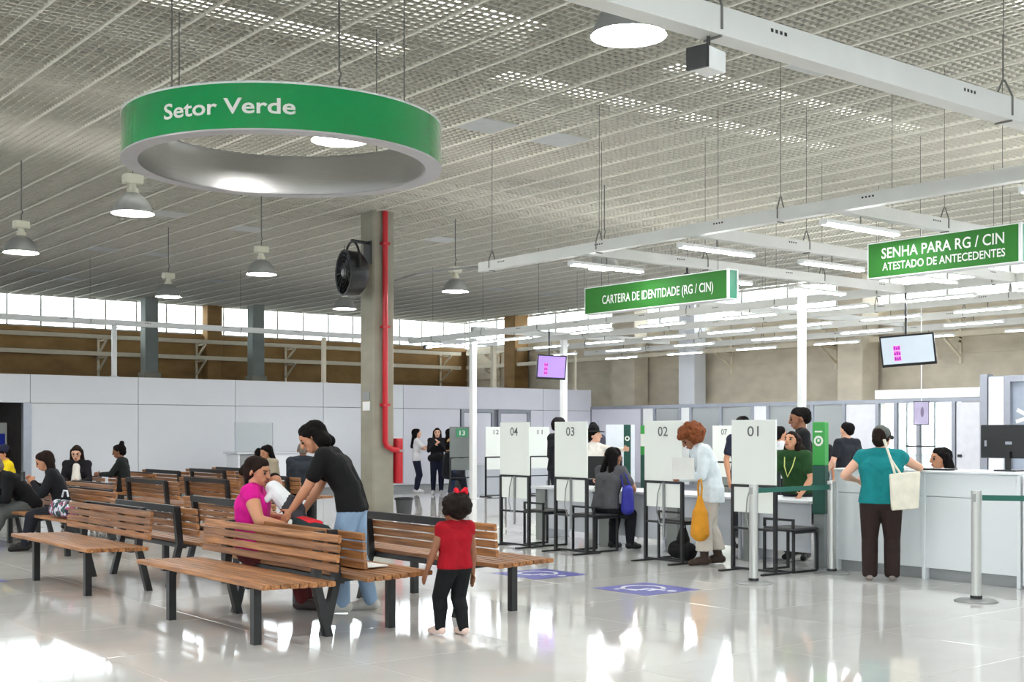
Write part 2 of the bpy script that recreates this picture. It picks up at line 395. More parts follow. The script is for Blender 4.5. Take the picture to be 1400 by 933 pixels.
# ------------------------------------------------------------------ inner partition of white panels (left and middle background)
YP, ZP, ZS, XE = 27.7, 2.8, 2.17, 24.9
wp = struct(MB().box(8.52, XE, YP + .02, YP + .09, .0, ZP - .01).box(2.5, 8.52, YP + .02, YP + .09, ZS, ZP - .01).box(-9, 6.0, YP + .02, YP + .09, 0, ZP - .01).build('wall_back', mat('partition_core', (120, 123, 130), rough=.6)))
def wpan(x0, x1, z0, z1, m=M_panel): MB().cbox(x0 + .006, x1 - .006, YP - .012, YP + .02, z0 + .006, z1 - .006, .004).build('wall_panel', m, wp)
x = 8.5 - 2.42 * 5
while x < XE - .2:
    x2 = min(x + 2.42, XE); wpan(x, x2, ZS, ZP, M_panel if x < 17.5 else M_panelg)
    if x > 8.4 or x2 < 6.1:
        if not (19.9 < x2 and x < 22.4): wpan(x, x2, .12, ZS, M_panel if x < 17.5 else M_panelg)
    x = x2
wpan(18.18, 20.05, .12, ZS, M_panelg); wpan(22.55, 23.02, .12, ZS, M_panelg)
bb = struct(MB().box(8.52, 20.05, YP - .03, YP - .012, 0, .11).box(22.55, XE, YP - .03, YP - .012, 0, .11).build('baseboard_back', M_skirting))
# doors in the partition
def door(n, x0, x1, m):
    fr = MB(); fr.box(x0, x0 + .09, YP - .05, YP + .02, 0, ZS); fr.box(x1 - .09, x1, YP - .05, YP + .02, 0, ZS); fr.box(x0 + .09, x1 - .09, YP - .05, YP + .02, ZS - .09, ZS)
    d = struct(fr.build('door_%d' % n, M_alu))
    MB().cbox(x0 + .1, x1 - .1, YP - .03, YP + .01, .01, ZS - .1).build('door_leaf', m, d)
    MB().tube([(x1 - .2, YP - .09, 1.0), (x1 - .2, YP - .09, 1.05), (x1 - .32, YP - .09, 1.05)], .012).tube([(x1 - .2, YP - .03, 1.02), (x1 - .2, YP - .09, 1.02)], .014).build('door_handle', M_black, d)
door(1, 20.07, 21.2, M_panelg); door(2, 21.35, 22.5, M_panelg)
# dark room beyond the opening at the left edge
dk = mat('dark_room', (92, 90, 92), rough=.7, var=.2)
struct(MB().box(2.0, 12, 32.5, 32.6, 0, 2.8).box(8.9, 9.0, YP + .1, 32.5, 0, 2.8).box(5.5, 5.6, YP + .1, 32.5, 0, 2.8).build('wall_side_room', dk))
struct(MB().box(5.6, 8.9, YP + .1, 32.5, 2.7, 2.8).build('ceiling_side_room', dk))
struct(MB().box(6.6, 7.4, 30.2, 30.5, 2.66, 2.7).build('light_side_room', mat('side_glow', (250, 246, 238), emit=6)))
MB().box(8.35, 8.52, YP - .03, YP + .12, 0, ZS).build('opening_jamb', M_alu, wp)

# ------------------------------------------------------------------ glazed office partition along the right
XG, ZG = 24.9, 2.3
gp = struct(MB().box(XG - .04, XG + .04, 9.0, 27.7, ZG - .09, ZG).box(XG - .04, XG + .04, 9.0, 27.7, 0, .1).build('wall_office', M_alu))
ycuts = [27.7, 25.5, 25.0, 24.0, 23.6, 22.5, 21.4, 20.9, 19.5, 18.55, 17.6, 17.1, 16.5, 15.6, 14.9, 13.5, 12.0, 10.5, 9.0]
kinds = 'pwgwggwggdbbbdpppp'
pm_ = MB().box(XG - .045, XG + .045, -.045, .045, .1, ZG - .09).mesh('post', M_alu)
pw = MB().box(XG - .06, XG + .06, -.14, .14, .1, ZG - .09).mesh('post', M_white)
M_milk = glass('office_glass', (.82, .86, .88), .1, .35, (.62, .65, .68))
for k, (b, a) in enumerate(zip(ycuts[:-1], ycuts[1:])):
    link('post', pm_, gp, (0, b, 0)); kd = kinds[k]
    if kd == 'p': MB().box(XG - .02, XG + .02, a + .045, b - .045, .1, ZG - .09).build('partition_panel', M_panelg, gp)
    elif kd == 'w': MB().box(XG - .03, XG + .03, a + .045, b - .045, .1, ZG - .09).build('partition_panel', M_white, gp)
    elif kd == 'd':
        d = MB().cbox(XG - .02, XG + .03, a + .06, b - .06, .1, ZG - .1).build('office_door', mat('door_white', (214, 215, 222), rough=.4), gp)
        MB().box(XG - .07, XG - .02, b - .2, b - .12, .98, 1.04).build('door_handle', M_black, d)
    else:
        MB().box(XG - .006, XG + .006, a + .045, b - .045, .7 if kd == 'b' else .1, ZG - .09).build('pane', M_milk if kd == 'g' else M_glass, gp)
        if kd == 'b': MB().box(XG - .025, XG + .025, a + .045, b - .045, .1, .7).build('partition_panel', M_panelg, gp)
struct(MB().box(XG - .05, XG + .2, 14.95, 17.65, ZG + .01, ZG + .22).build('trim_3', M_white))
# blue-grey kiosk panel wall with a white star mark
kp = struct(MB().box(22.28, 22.36, 9.0, 13.2, 0, 2.62).build('wall_kiosk', mat('blue_grey_panel', (150, 160, 176), rough=.45)))
MB().box(22.2, 22.42, 13.2, 13.35, 0, 2.66).box(22.2, 22.42, 12.72, 12.84, 0, 2.62).box(22.2, 22.42, 9.0, 12.72, 2.5, 2.62).build('frame', M_alu, kp)
MB().box(22.22, 22.27, 12.86, 13.18, 0, 2.6).build('side_panel', M_panel, kp)
star = MB()
for a in range(4):
    t = a * math.pi / 4 + .3; star.bar((22.27, 12.35 - .3 * math.cos(t), 1.82 + .3 * math.sin(t)), (22.27, 12.35 + .3 * math.cos(t), 1.82 - .3 * math.sin(t)), .012, .07, up=(0, -math.sin(t), math.cos(t)))
star.build('star_mark', M_let, kp)

# ------------------------------------------------------------------ concrete columns along the outer walls
def column(label, x, y, wx, wy, m, foot=None):
    c = MB().cbox(x - wx / 2, x + wx / 2, y - wy / 2, y + wy / 2, 0, ZR, .02).build('concrete_column', m); tag(c, label, 'column')
    if foot: MB().cbox(x - wx / 2 - .06, x + wx / 2 + .06, y - wy / 2 - .06, y + wy / 2 + .06, 0, foot, .02).build('column_base', M_cgrey, c)
    return c
M_cblue = concrete('concrete_bluegrey', (140, 146, 142), .1)
column('slim grey concrete column left of the fan, nearest the left edge', 14.3, 35.4, .4, .4, M_cblue, 3.3)
column('slim grey concrete column between the two round lamps at the back left', 17.75, 35.4, .4, .4, M_cblue, 3.3)
column('warm-lit concrete pilaster on the rear wall between two grey columns', 16.75, 36.4, .5, .4, M_cwarm)
column('brown two-tone concrete pilaster right of the small purple screen', 26.4, 27.6, .6, 1.0, M_cbeige)
column('white column on the right wall above the curly haired woman', 26.3, 24.9, .5, .62, M_panel)  # column takes the pale wall panel colour
column('cream concrete column left of the tilted white screen', 26.25, 19.15, .7, .75, M_cbeige)
column('warm-lit pilaster in the far corner behind the tall white post', 26.4, 33.2, .6, .6, M_cwarm)
# pipes on brackets along the outer walls
def wall_pipe(label, axis, z, a0, a1, steps):
    t = thing('wall_pipe', label, 'pipe', (0, 0, 0)); mb = MB()
    if axis == 'x': mb.box(a0, a1, Y1 - .62, Y1 - .5, z, z + .12)
    else: mb.box(X1 - .62, X1 - .5, a0, a1, z, z + .12)
    mb.build('rail', M_cream, t)
    br = MB()
    if axis == 'x': br.bar((0, Y1 - .02, z - .45), (0, Y1 - .7, z - .03), .05).bar((0, Y1, z - .03), (0, Y1 - .72, z - .03), .05).box(-.03, .03, Y1 - .06, Y1, z - .6, z + .1)
    else: br.bar((X1 - .02, 0, z - .45), (X1 - .7, 0, z - .03), .05).bar((X1, 0, z - .03), (X1 - .72, 0, z - .03), .05).box(X1 - .06, X1, -.03, .03, z - .6, z + .1)
    bm_ = br.mesh('bracket', M_cream)
    for s_ in np.arange(a0 + .8, a1, steps): link('bracket', bm_, t, (s_, 0, 0) if axis == 'x' else (0, s_, 0))
wall_pipe('upper cream rail on brackets along the warm-lit rear wall', 'x', 4.28, 0, X1 - .7, 3.1)
wall_pipe('lower cream rail on brackets along the warm-lit rear wall', 'x', 3.78, 0, X1 - .7, 3.1)
wall_pipe('upper cream rail on triangular brackets along the right wall', 'y', 4.28, 5, Y1 - .8, 3.6)
wall_pipe('lower cream rail on triangular brackets along the right wall', 'y', 3.78, 5, Y1 - .8, 3.6)
# ------------------------------------------------------------------ main pillar with pipe, fan, cabinet
PX, PY = 11.8, 18.95
pil = thing('concrete_pillar', 'square concrete pillar with a red pipe in the middle of the hall', 'pillar')
MB().cbox(PX, PX + .45, PY, PY + .45, 0, ZC + .3, .03).build('shaft', M_cgrey, pil)
MB().box(PX - .012, PX, PY + .1, PY + .34, 1.92, 2.08).build('notice_plate', M_white, pil)
MB().box(PX - .012, PX, PY + .1, PY + .34, 2.12, 2.26).build('grey_plate', M_grey, pil)
pp = thing('fire_pipe', 'bright red water pipe running down the pillar', 'pipe')
MB().tube([(PX + .21, PY - .07, ZC), (PX + .21, PY - .07, 1.36), (PX + .24, PY - .07, 1.28), (PX + .36, PY - .07, 1.22), (PX + .5, PY - .07, 1.2)], .05, 12).build('riser', M_red, pp, smooth=True)
for z in (4.9, 3.4, 2.0): MB().box(PX + .14, PX + .28, PY - .13, PY, z, z + .04).build('pipe_clamp', M_red, pp)
hy = thing('hydrant_cabinet', 'red fire hose cabinet fixed beside the pillar', 'cabinet')
MB().cbox(PX + .46, PX + .6, PY - .06, PY + .36, .6, 1.42, .01).build('body', M_red, hy)
MB().cbox(PX + .475, PX + .585, PY - .078, PY - .06, .63, 1.39, .005).build('cabinet_door', M_red, hy)
MB().lathe([(0, 0), (.05, 0), (.05, .03), (0, .03)], 12, (PX + .53, PY - .11, 1.18)).build('hose_outlet', M_refl, hy)
bn = thing('waste_bin', 'dark grey waste bin at the foot of the pillar', 'bin', (PX + .33, PY - .5, 0))
MB().lathe([(0, 0), (.12, 0), (.155, .34), (.165, .34), (.165, .36), (.145, .36), (.115, .02), (0, .02)], 20).build('bucket', mat('bin_grey', (66, 68, 70), rough=.6), bn, smooth=True)
MB().lathe([(.145, .33), (.172, .33), (.172, .37), (.145, .37)], 20, closed=True).build('rim', M_black2, bn, smooth=True)
# drum fan
fan = thing('drum_fan', 'black drum fan hung on a bracket from the pillar', 'fan', (PX - .44, PY + .0, 4.34)); fr_ = Matrix.Rotation(R(AWAY + 118), 4, 'Z')
def fanpart(mb, name, m, smooth=True):
    mb.v = [tuple(fr_ @ Vector(v)) for v in mb.v]; return mb.build(name, m, fan, smooth=smooth)
def xl(prof, n=28):      # lathe about the local x axis
    a = MB().lathe(prof, n); a.v = [(z, x, y) for x, y, z in a.v]; return a
fanpart(xl([(.3, -.2), (.38, -.12), (.4, .1), (.41, .16), (.37, .16), (.36, .1), (.34, -.12), (.26, -.2)], 28), 'drum', M_black2)
fanpart(xl([(0, -.22), (.2, -.22), (.3, -.16), (.3, -.1), (0, -.1)], 20), 'motor_cover', M_gear)
g = MB()
for r in (.1, .17, .24, .31, .38): g.tube([(.17, r * math.cos(a), r * math.sin(a)) for a in np.linspace(0, 6.2832, 25)], .005, 5)
for a in np.linspace(0, 6.2832, 13)[:-1]: g.tube([(.17, .06 * math.cos(a), .06 * math.sin(a)), (.17, .39 * math.cos(a), .39 * math.sin(a))], .005, 5)
fanpart(g, 'guard_grille', M_black)
g = MB()
for a in np.linspace(0, 6.2832, 6)[:-1]:
    for s_ in range(3):
        r0 = .07 + s_ * .09
        g.add([(0.02, r0 * math.cos(a - .25), r0 * math.sin(a - .25)), (.1, r0 * math.cos(a + .25), r0 * math.sin(a + .25)), (.1, (r0 + .09) * math.cos(a + .28), (r0 + .09) * math.sin(a + .28)), (.02, (r0 + .09) * math.cos(a - .28), (r0 + .09) * math.sin(a - .28))], [(0, 1, 2, 3)])
fanpart(g, 'fan_blades', mat('blade_grey', (90, 95, 100), rough=.4), False)
fanpart(xl([(0, .1), (.09, .1), (.1, .14), (.06, .18), (0, .19)], 16), 'hub_badge', M_refl)
fanpart(MB().tube([(0, .42 * math.cos(a), .06 + .5 * math.sin(a)) for a in np.linspace(0, math.pi, 13)], .02, 8), 'yoke', M_black)
MB().bar((.0, -.0, .58), (.44, .12, .58), .05, .05).box(.40, .438, .04, .26, .2, .62).build('wall_bracket', M_black, fan)

# ------------------------------------------------------------------ ring sign
RC = (5.28, 9.97); RO, RI, Z0r, Z1r = 1.4, 1.26, 3.89, 4.275
ring = thing('ring_sign', 'large round green hanging sign reading Setor Verde', 'sign', (RC[0], RC[1], 0))
MB().lathe([(RO, Z0r + .012), (RO, Z1r - .015)], 96).build('green_band', M_ring, ring, smooth=True)
MB().lathe([(RI, Z1r), (RI, Z0r)], 96).build('inner_band', M_brush, ring, smooth=True)
MB().lathe([(RI, Z0r), (RO + .004, Z0r), (RO + .004, Z0r + .014), (RI, Z0r + .014)], 96, closed=True).build('bottom_rim', mat('rim_pale', (186, 186, 190), rough=.35, metal=.3), ring)
MB().lathe([(RI, Z1r - .015), (RO + .004, Z1r - .015), (RO + .004, Z1r), (RI, Z1r)], 96, closed=True).build('top_rim', M_white, ring)
th0 = math.atan2(-RC[1], -RC[0])     # direction towards the camera
def ringtext(t0, arc):
    v, f = text_mesh('Setor Verde', .125, arc * RO, bold=.018)
    wv = [((RO + .004) * math.cos(th0 + t0 + p[0] / RO), (RO + .004) * math.sin(th0 + t0 + p[0] / RO), 4.085 + p[1]) for p in v]
    me = bpy.data.meshes.new('lettering'); me.from_pydata(wv, [], f); me.materials.append(M_let); link('lettering', me, ring)
ringtext(R(-19.5), R(46)); ringtext(R(104.5), R(46))
for a in (20, 110, 200, 290): MB().tube([(1.33 * math.cos(R(a)), 1.33 * math.sin(R(a)), Z1r - .01), (1.33 * math.cos(R(a)), 1.33 * math.sin(R(a)), ZC + .02)], .006, 6).build('hanging_wire', M_wire, ring)

# ------------------------------------------------------------------ pendant high-bay lamps
def pendant_proto():
    t = empty('pendant_lamp')
    MB().lathe([(.252, 0), (.25, .012), (.2, .13), (.14, .2), (.075, .245), (.06, .245), (.13, .19), (.185, .12), (.238, .012)], 32).build('reflector', M_refl, t, smooth=True)
    MB().lathe([(0, .018), (.235, .018), (.235, .03), (0, .03)], 32).build('lamp_glass', M_lamp, t)
    MB().lathe([(.07, .24), (.07, .3), (.045, .3), (.045, .36)], 16).build('neck', M_gear, t, smooth=True)
    MB().cbox(-.11, .11, -.075, .075, .355, .47, .012).build('gear_box', M_gear, t)
    MB().tube([(0, 0, .47), (0, 0, .55), (.02, 0, .6), (0, 0, .64), (0, 0, ZC - 4.15)], .009, 6).build('suspension_rod', M_wire, t)
    return t
lamp_spots = [(5.7, 5.97, 'very large round pendant lamp at the top, nearest the camera'), (5.7, 9.73, 'pendant lamp seen glowing inside the green ring sign'),
    (5.65, 14.5, 'round pendant lamp just below the left side of the ring sign'), (5.6, 18.66, 'round pendant lamp at the far left edge of the picture'),
    (9.66, 22.97, 'small round pendant lamp in front of the slim column, left of the middle'), (9.5, 18.75, 'round pendant lamp left of the drum fan'),
    (13.5, 18.8, 'round pendant lamp just right of the pillar'), (13.55, 22.9, 'smallest round pendant lamp, directly below the drum fan'),
    (13.5, 14.7, 'round pendant lamp half hidden above the long green sign'),
    (1.7, 5.97, None), (1.7, 9.73, None), (1.7, 1.9, None), (5.7, 1.9, None), (9.6, 1.9, None), (1.7, 14.5, None), (1.7, 18.66, None), (-2.3, 5.97, None), (-2.3, 1.9, None), (-2.3, 9.73, None), (5.6, 22.97, None), (1.7, 22.97, None)]
proto = pendant_proto()
for i, (x, y, lb) in enumerate(lamp_spots):
    o = proto if i == 0 else copy_tree(proto)
    o.location = (x, y, 4.15)
    tag(o, lb or 'round pendant lamp hanging outside the picture near the camera', 'lamp', 'round pendant lamps' if lb else 'pendant lamps out of view')

# ------------------------------------------------------------------ suspended channels, hangers, posts
ZB = 3.72
def channel(label, axis, c, a0, a1, z=ZB, w=.1, h=.13, hangers=(), m=M_channel, group=None):
    t = thing('suspended_channel', label, 'beam', (0, 0, 0), 0, group)
    mb = MB()
    def B(u0, u1, w0, w1, za, zb): return (u0, u1, w0, w1, za, zb) if axis == 'x' else (w0, w1, u0, u1, za, zb)
    mb.box(*B(a0, a1, c - w / 2, c - w / 2 + .012, z, z + h)); mb.box(*B(a0, a1, c + w / 2 - .012, c + w / 2, z, z + h)); mb.box(*B(a0, a1, c - w / 2 + .012, c + w / 2 - .012, z, z + .012))
    mb.build('channel_body', m, t)
    cv = MB()
    k = max(1, int((a1 - a0) / 1.9))
    for i in range(1, k + 1):
        u = a0 + (i - .3) * (a1 - a0) / k
        for s_ in range(4): cv.box(*B(u + s_ * .04, u + s_ * .04 + .022, c - w / 2 - .001, c - w / 2 + .004, z + h * .62, z + h * .75))
    cv.build('slots', M_black, t)['kind'] = 'stuff'
    hk = MB()
    P3 = lambda u, v, zz: (u, v, zz) if axis == 'x' else (v, u, zz)
    hk.tube([P3(0, -w / 2 - .004, z + .03), P3(0, -w / 2 - .004, z + h), P3(0, -.008, z + h + .13), P3(0, .008, z + h + .13), P3(0, w / 2 + .004, z + h), P3(0, w / 2 + .004, z + .03)], .008, 6)
    hk.tube([P3(0, -w / 2, z - .006), P3(0, w / 2, z - .006)], .008, 6)
    hm = hk.mesh('hanger_hook', M_wire)
    wm = MB().tube([(0, 0, z + h + .12), (0, 0, ZC + .02)], .004, 6).mesh('hanger_wire', M_wire)
    for u in hangers:
        p = (u, c, 0) if axis == 'x' else (c, u, 0)
        link('hanger_hook', hm, t, p); link('hanger_wire', wm, t, p)
    return t
channel('wide pale cable channel crossing the top right corner', 'x', 4.72, 2.2, 10.12, z=3.72, w=.13, h=.16, hangers=(5.15, 8.15))
channel('long pale channel rising to the right edge above the two green signs', 'y', 10.2, 2.0, 13.6, hangers=(13.35, 11.2, 8.4, 5.6))
channel('cross channel above the long green sign', 'x', 11.5, 10.26, 16.9, hangers=(12.4, 14.9))
channel('cross channel between the two green signs', 'x', 9.65, 10.26, 16.9, hangers=(12.2, 14.6))
channel('cross channel above the sign at the right edge', 'x', 7.7, 10.26, 16.9, hangers=(12.1, 14.6))
channel('cross channel leaving the right edge of the picture', 'x', 5.6, 10.26, 16.9, hangers=(12.1,))
channel('far channel running behind the pillar over the small purple screen', 'y', 17.0, 2.5, 25.6, hangers=(24.6, 22.6, 20.6, 18.4, 16.2, 14.1, 12.0, 10.0, 8))
channel('second far channel in front of the high windows on the right', 'y', 19.2, 4.0, 24.0, hangers=(21.6, 18.8, 16.2, 13.6, 11.0, 8.4))
channel('third far channel in front of the right wall', 'y', 21.4, 4.0, 26.0, hangers=(24, 20, 16.5, 13.2, 10.0))
channel('fourth far channel closest to the right wall', 'y', 23.6, 4.0, 26.5, hangers=(24, 20, 16, 12.2, 9.0))
channel('white channel running over the white partition at the back left', 'x', 27.95, 2.0, 21.5, z=3.98, hangers=(7.4, 9.9, 13.6, 17.4), m=M_pole)
channel('cross channel near the white posts at the far end', 'x', 23.1, 17.06, 23.5, z=ZB + .131, hangers=(20.3,))
channel('cross channel halfway to the right wall', 'x', 16.0, 17.06, 23.5, z=ZB + .131, hangers=(20.3,))
# battens
def batten_proto(axis):
    t = empty('led_batten'); L = .6
    def B(u0, u1, w0, w1, za, zb): return (u0, u1, w0, w1, za, zb) if axis == 'x' else (w0, w1, u0, u1, za, zb)
    MB().box(*B(-L, L, -.05, .05, -.035, 0)).build('housing', M_white, t)
    MB().box(*B(-L + .03, L - .03, -.042, .042, -.052, -.036)).build('diffuser', M_tube, t)
    for e0 in (-L - .006, L): MB().box(*B(e0, e0 + .006, -.052, .052, -.054, .002)).build('end_cap', M_white, t)
    MB().tube([(0, 0, 0), (0, 0, .1)] if axis == 'x' else [(0, 0, 0), (0, 0, .1)], .008, 6).build('hanger', M_wire, t)
    return t
bx_, by_ = batten_proto('x'), batten_proto('y'); used = set()
def batten(axis, x, y, label, group, z=ZB - .09):
    pr = bx_ if axis == 'x' else by_
    o = pr if axis not in used else copy_tree(pr); used.add(axis)
    o.location = (x, y, z); tag(o, label, 'ceiling light', group)
G1 = 'light battens under the near cross channels'
for y, nm in ((11.5, 'above the long green sign'), (9.65, 'between the two green signs'), (7.7, 'above the sign at the right edge'), (5.6, 'beyond the right edge')):
    for k, x in enumerate((10.6, 12.7, 14.8)):
        batten('x', x, y, ('nearest', 'second', 'third')[k] + ' white light batten under the cross channel ' + nm, G1)
G2 = 'light battens in the far rows'
for x, ys_, nm in ((17.0, (24.3, 22.75, 21.45, 18.9, 16.9, 14.7, 12.8, 10.9, 9.0, 7.1), 'first'), (19.2, (22.8, 20.9, 19.0, 17.1, 15.2, 13.3, 11.4, 9.5, 7.6), 'second'), (21.4, (25, 22.6, 20.2, 17.8, 15.4, 13.0, 10.6, 8.2), 'third'), (23.6, (25, 22.6, 20.2, 17.8, 15.4, 13.0, 10.6), 'fourth')):
    for y in ys_: batten('y', x, y, 'white light batten in the %s far row before the right wall' % nm, G2)
# white posts
def post(label, x, y, z0, z1, w=.09, m=M_pole):
    t = thing('white_post', label, 'post', (x, y, z0))
    MB().cbox(-w / 2, w / 2, -w / 2, w / 2, 0, z1 - z0, .008).build('shaft', m, t); MB().cbox(-w * .75, w * .75, -w * .75, w * .75, 0, .02, .004).build('base_plate', m, t)
    MB().bar((0, 0, z1 - z0 - .04), (w * .9, 0, z1 - z0 - .04), .03).build('top_bracket', M_alu, t)
post('tall white post right of the long green sign', 14.75, 11.75, 0, 3.72, .1)
post('tall white post beside the green numbered panel at the back', 17.02, 23.0, 0, 3.70, .13)
post('white post right of the small purple screen', 19.0, 22.1, 0, 3.70, .13)
post('short white post on the partition at the far left', 10.42, 27.86, ZP, 3.97, .1)
post('cream post above the partition left of the pillar', 15.92, 27.95, ZP, 3.97, .1, M_cream)
post('cream post behind the tall white post near the partition end', 21.4, 27.95, ZP, 3.97, .13, M_cream)
post('thin cream post in front of the concrete wall right of the purple screen', 24.4, 27.86, ZP, 3.98, .07, M_cream)
cb = MB().tube([(PX + .45, PY - .02, 4.28), (11.7, 17.4, 4.2), (10.9, 15.4, 4.0), (10.35, 13.9, 3.84), (10.2, 13.62, 3.8)], .016, 6).build('power_cable', M_grey, None, smooth=True)
tag(cb, 'grey cable slung from the pillar to the channel above the signs', 'cable')
# box cameras on the channels
def boxcam(label, loc, rz, s=1.0):
    t = thing('box_camera', label, 'camera', loc, rz)
    MB().cbox(-.1 * s, .08 * s, -.065 * s, .065 * s, -.06 * s, .06 * s, .006).build('housing', M_white, t)
    MB().box(.08 * s, .1 * s, -.068 * s, .068 * s, -.062 * s, .062 * s).build('front_plate', M_black2, t)
    MB().tube([(-.02, 0, .06 * s), (-.02, 0, .06 * s + .08)], .012, 6).build('mount', M_black, t)
    MB().sphere((-.03 * s, -.067 * s, .01), .008).build('screw', M_black, t)
boxcam('white box camera with a black front under the top right channel', (5.1, 4.72, 3.58), R(190), 1.0)
boxcam('small black camera left of the long green sign end', (12.05, 11.5, 3.607), R(225), .55)
boxcam('small black camera under the far channel right of the pillar', (17.0, 24.9, 3.6), R(225), .8)

# ------------------------------------------------------------------ rectangular hanging signs
def hangsign(label, x, y0, y1, z0, z1, lines):
    t = thing('hanging_sign', label, 'sign')
    MB().box(x - .08, x + .08, y0 + .012, y1 - .012, z0 + .012, z1 - .012).build('sign_box', M_teal, t)
    MB().box(x - .086, x - .08, y0 + .03, y1 - .012, z0 + .012, z1 - .012).build('green_face', M_green, t)
    fr = MB()
    fr.box(x - .09, x + .09, y0, y1, z0, z0 + .012); fr.box(x - .09, x + .09, y0, y1, z1 - .012, z1); fr.box(x - .09, x + .09, y1 - .012, y1, z0 + .012, z1 - .012)
    fr.box(x - .09, x - .066, y0, y0 + .03, z0 + .012, z1 - .012); fr.box(x + .07, x + .09, y0, y0 + .012, z0 + .012, z1 - .012)
    fr.build('frame', M_white, t)
    for s_, cap, wd, yc, zc in lines: text(t, s_, cap, wd, (x - .086, yc, zc), (0, -1, 0), M_let, .012)
    for y in (y0 + .25, y1 - .25): MB().tube([(x, y, z1), (x, y, ZC + .01)], .004, 6).build('hanging_wire', M_wire, t)
hangsign('long green hanging sign reading CARTEIRA DE IDENTIDADE', 11.5, 10.2, 12.83, 3.15, 3.52, [('CARTEIRA DE IDENTIDADE (RG / CIN)', .12, 2.02, 11.46, 3.33)])
hangsign('green hanging sign at the right edge reading SENHA PARA RG / CIN', 11.5, 6.42, 8.2, 3.19, 3.58, [('SENHA PARA RG / CIN', .115, 1.42, 7.31, 3.455), ('ATESTADO DE ANTECEDENTES', .085, 1.42, 7.30, 3.31)])
# hanging screens
M_scr1 = mat('screen_lavender', (150, 122, 205), rough=.3, var=.04, scale=3, emit=.5); M_scr2 = mat('screen_white', (168, 178, 188), rough=.3, var=.02, emit=.42)
M_mag = mat('screen_magenta', (150, 30, 160), rough=.3, emit=.25); M_pnk = mat('screen_pink', (222, 110, 196), rough=.3, emit=.3)
def screen(label, x, y, z, w, h, rz, tilt, roll, ms, poleTop, txt):
    t = thing('hanging_screen', label, 'monitor', (x, y, z)); q = Matrix.Rotation(rz, 4, 'Z') @ Matrix.Rotation(tilt, 4, 'Y') @ Matrix.Rotation(roll, 4, 'X')
    def tr(mb): mb.v = [tuple(q @ Vector(v)) for v in mb.v]; return mb
    tr(MB().box(-.03, .03, -w / 2, w / 2, -h / 2, h / 2)).build('casing', M_black2, t)
    tr(MB().box(.03, .034, -w / 2 + .025, w / 2 - .025, -h / 2 + .045, h / 2 - .025)).build('display', ms, t)
    mg = MB(); pk = MB()
    for k in range(3):
        z0 = .1 * h - k * .17 * h
        pk.box(.034, .0355, -.26 * w, -.13 * w, z0 - .075 * h, z0 + .075 * h)
        for a in range(3): mg.box(.0355, .037, -.25 * w + a * .04 * w, -.22 * w + a * .04 * w, z0 - .055 * h, z0 + (.055 - .03 * ((a + k) % 2)) * h)
    tr(pk).build('call_box', M_pnk, t); tr(mg).build('call_digits', M_mag, t)
    MB().tube([(-.06, 0, h / 2 - .05), (-.06, 0, poleTop - z + .006)], .018, 8).build('pole', M_black, t)
    tr(MB().box(-.08, -.03, -.1, .1, -.1, h / 2 - .03)).build('mount', M_black, t)
def face_to(x, y): return math.atan2(-y, -x)
screen('small hanging screen with a purple glow left of the long green sign', 17.06, 20.25, 2.92, .64, .52, face_to(16.85, 20.0) + R(14), R(8), R(-2), M_scr1, ZB, 0)
screen('white hanging screen with a black frame, tilted, under the right green sign', 17.06, 11.5, 2.83, .84, .5, face_to(16.9, 11.4) - R(12), R(14), R(3), M_scr2, ZB, 0)
hp = thing('hanging_poster', 'small framed poster hanging before the bright window at the right', 'poster', (20.0, 13.2, 1.66), face_to(20, 13.2))
MB().box(-.01, .01, -.14, .14, 0, .44).build('frame', M_black, hp); MB().box(.01, .013, -.125, .125, .015, .425).build('print', mat('poster_lilac', (168, 160, 188), rough=.4, var=.12, scale=5), hp)
MB().sphere((.013, .015, .24), .05, 12, 8, .05, .6, 1.9).build('print_figure', mat('poster_dark', (116, 104, 130), rough=.4), hp)
MB().tube([(0, 0, .44), (0, 0, ZC - 1.66)], .008, 6).build('hanging_wire', M_white, hp)
# ------------------------------------------------------------------ slatted benches
def octo(w, t, c=.006): return [(-w / 2 + c, -t / 2), (w / 2 - c, -t / 2), (w / 2, -t / 2 + c), (w / 2, t / 2 - c), (w / 2 - c, t / 2), (-w / 2 + c, t / 2), (-w / 2, t / 2 - c), (-w / 2, -t / 2 + c)]
BL = 1.125
seat_slat = MB().prism(octo(.062, .036), 'y', -BL, BL).mesh('seat_slat', WOOD)
back_slat = MB().prism(octo(.028, .058), 'y', -BL, BL).mesh('back_slat', WOOD)
front_leg = MB().box(-.03, .03, -.03, .03, 0, .425).mesh('front_leg', M_black)
def rear_post_mesh():
    mb = MB(); pts = [(-.29, 0), (-.185, .42), (-.22, .79)]
    for (xa, za), (xb, zb) in zip(pts[:-1], pts[1:]):
        mb.add([(xa - .03, -.03, za), (xa + .03, -.03, za), (xa + .03, .03, za), (xa - .03, .03, za), (xb - .03, -.03, zb), (xb + .03, -.03, zb), (xb + .03, .03, zb), (xb - .03, .03, zb)],
               [(0, 3, 2, 1), (4, 5, 6, 7), (0, 1, 5, 4), (1, 2, 6, 5), (2, 3, 7, 6), (3, 0, 4, 7)])
    return mb.mesh('rear_post', M_black)
rear_post = rear_post_mesh()
seat_rail = MB().bar((-.2, 0, .405), (.38, 0, .418), .05, .03).mesh('seat_rail', M_black)
long_rail = MB().box(-.15, -.11, -.75, .75, .375, .415).mesh('long_rail', M_black)
top_rail = MB().box(-.25, -.21, -.78, .78, .792, .802).box(-.255, -.247, -.78, .78, .735, .802).mesh('top_rail', M_black)
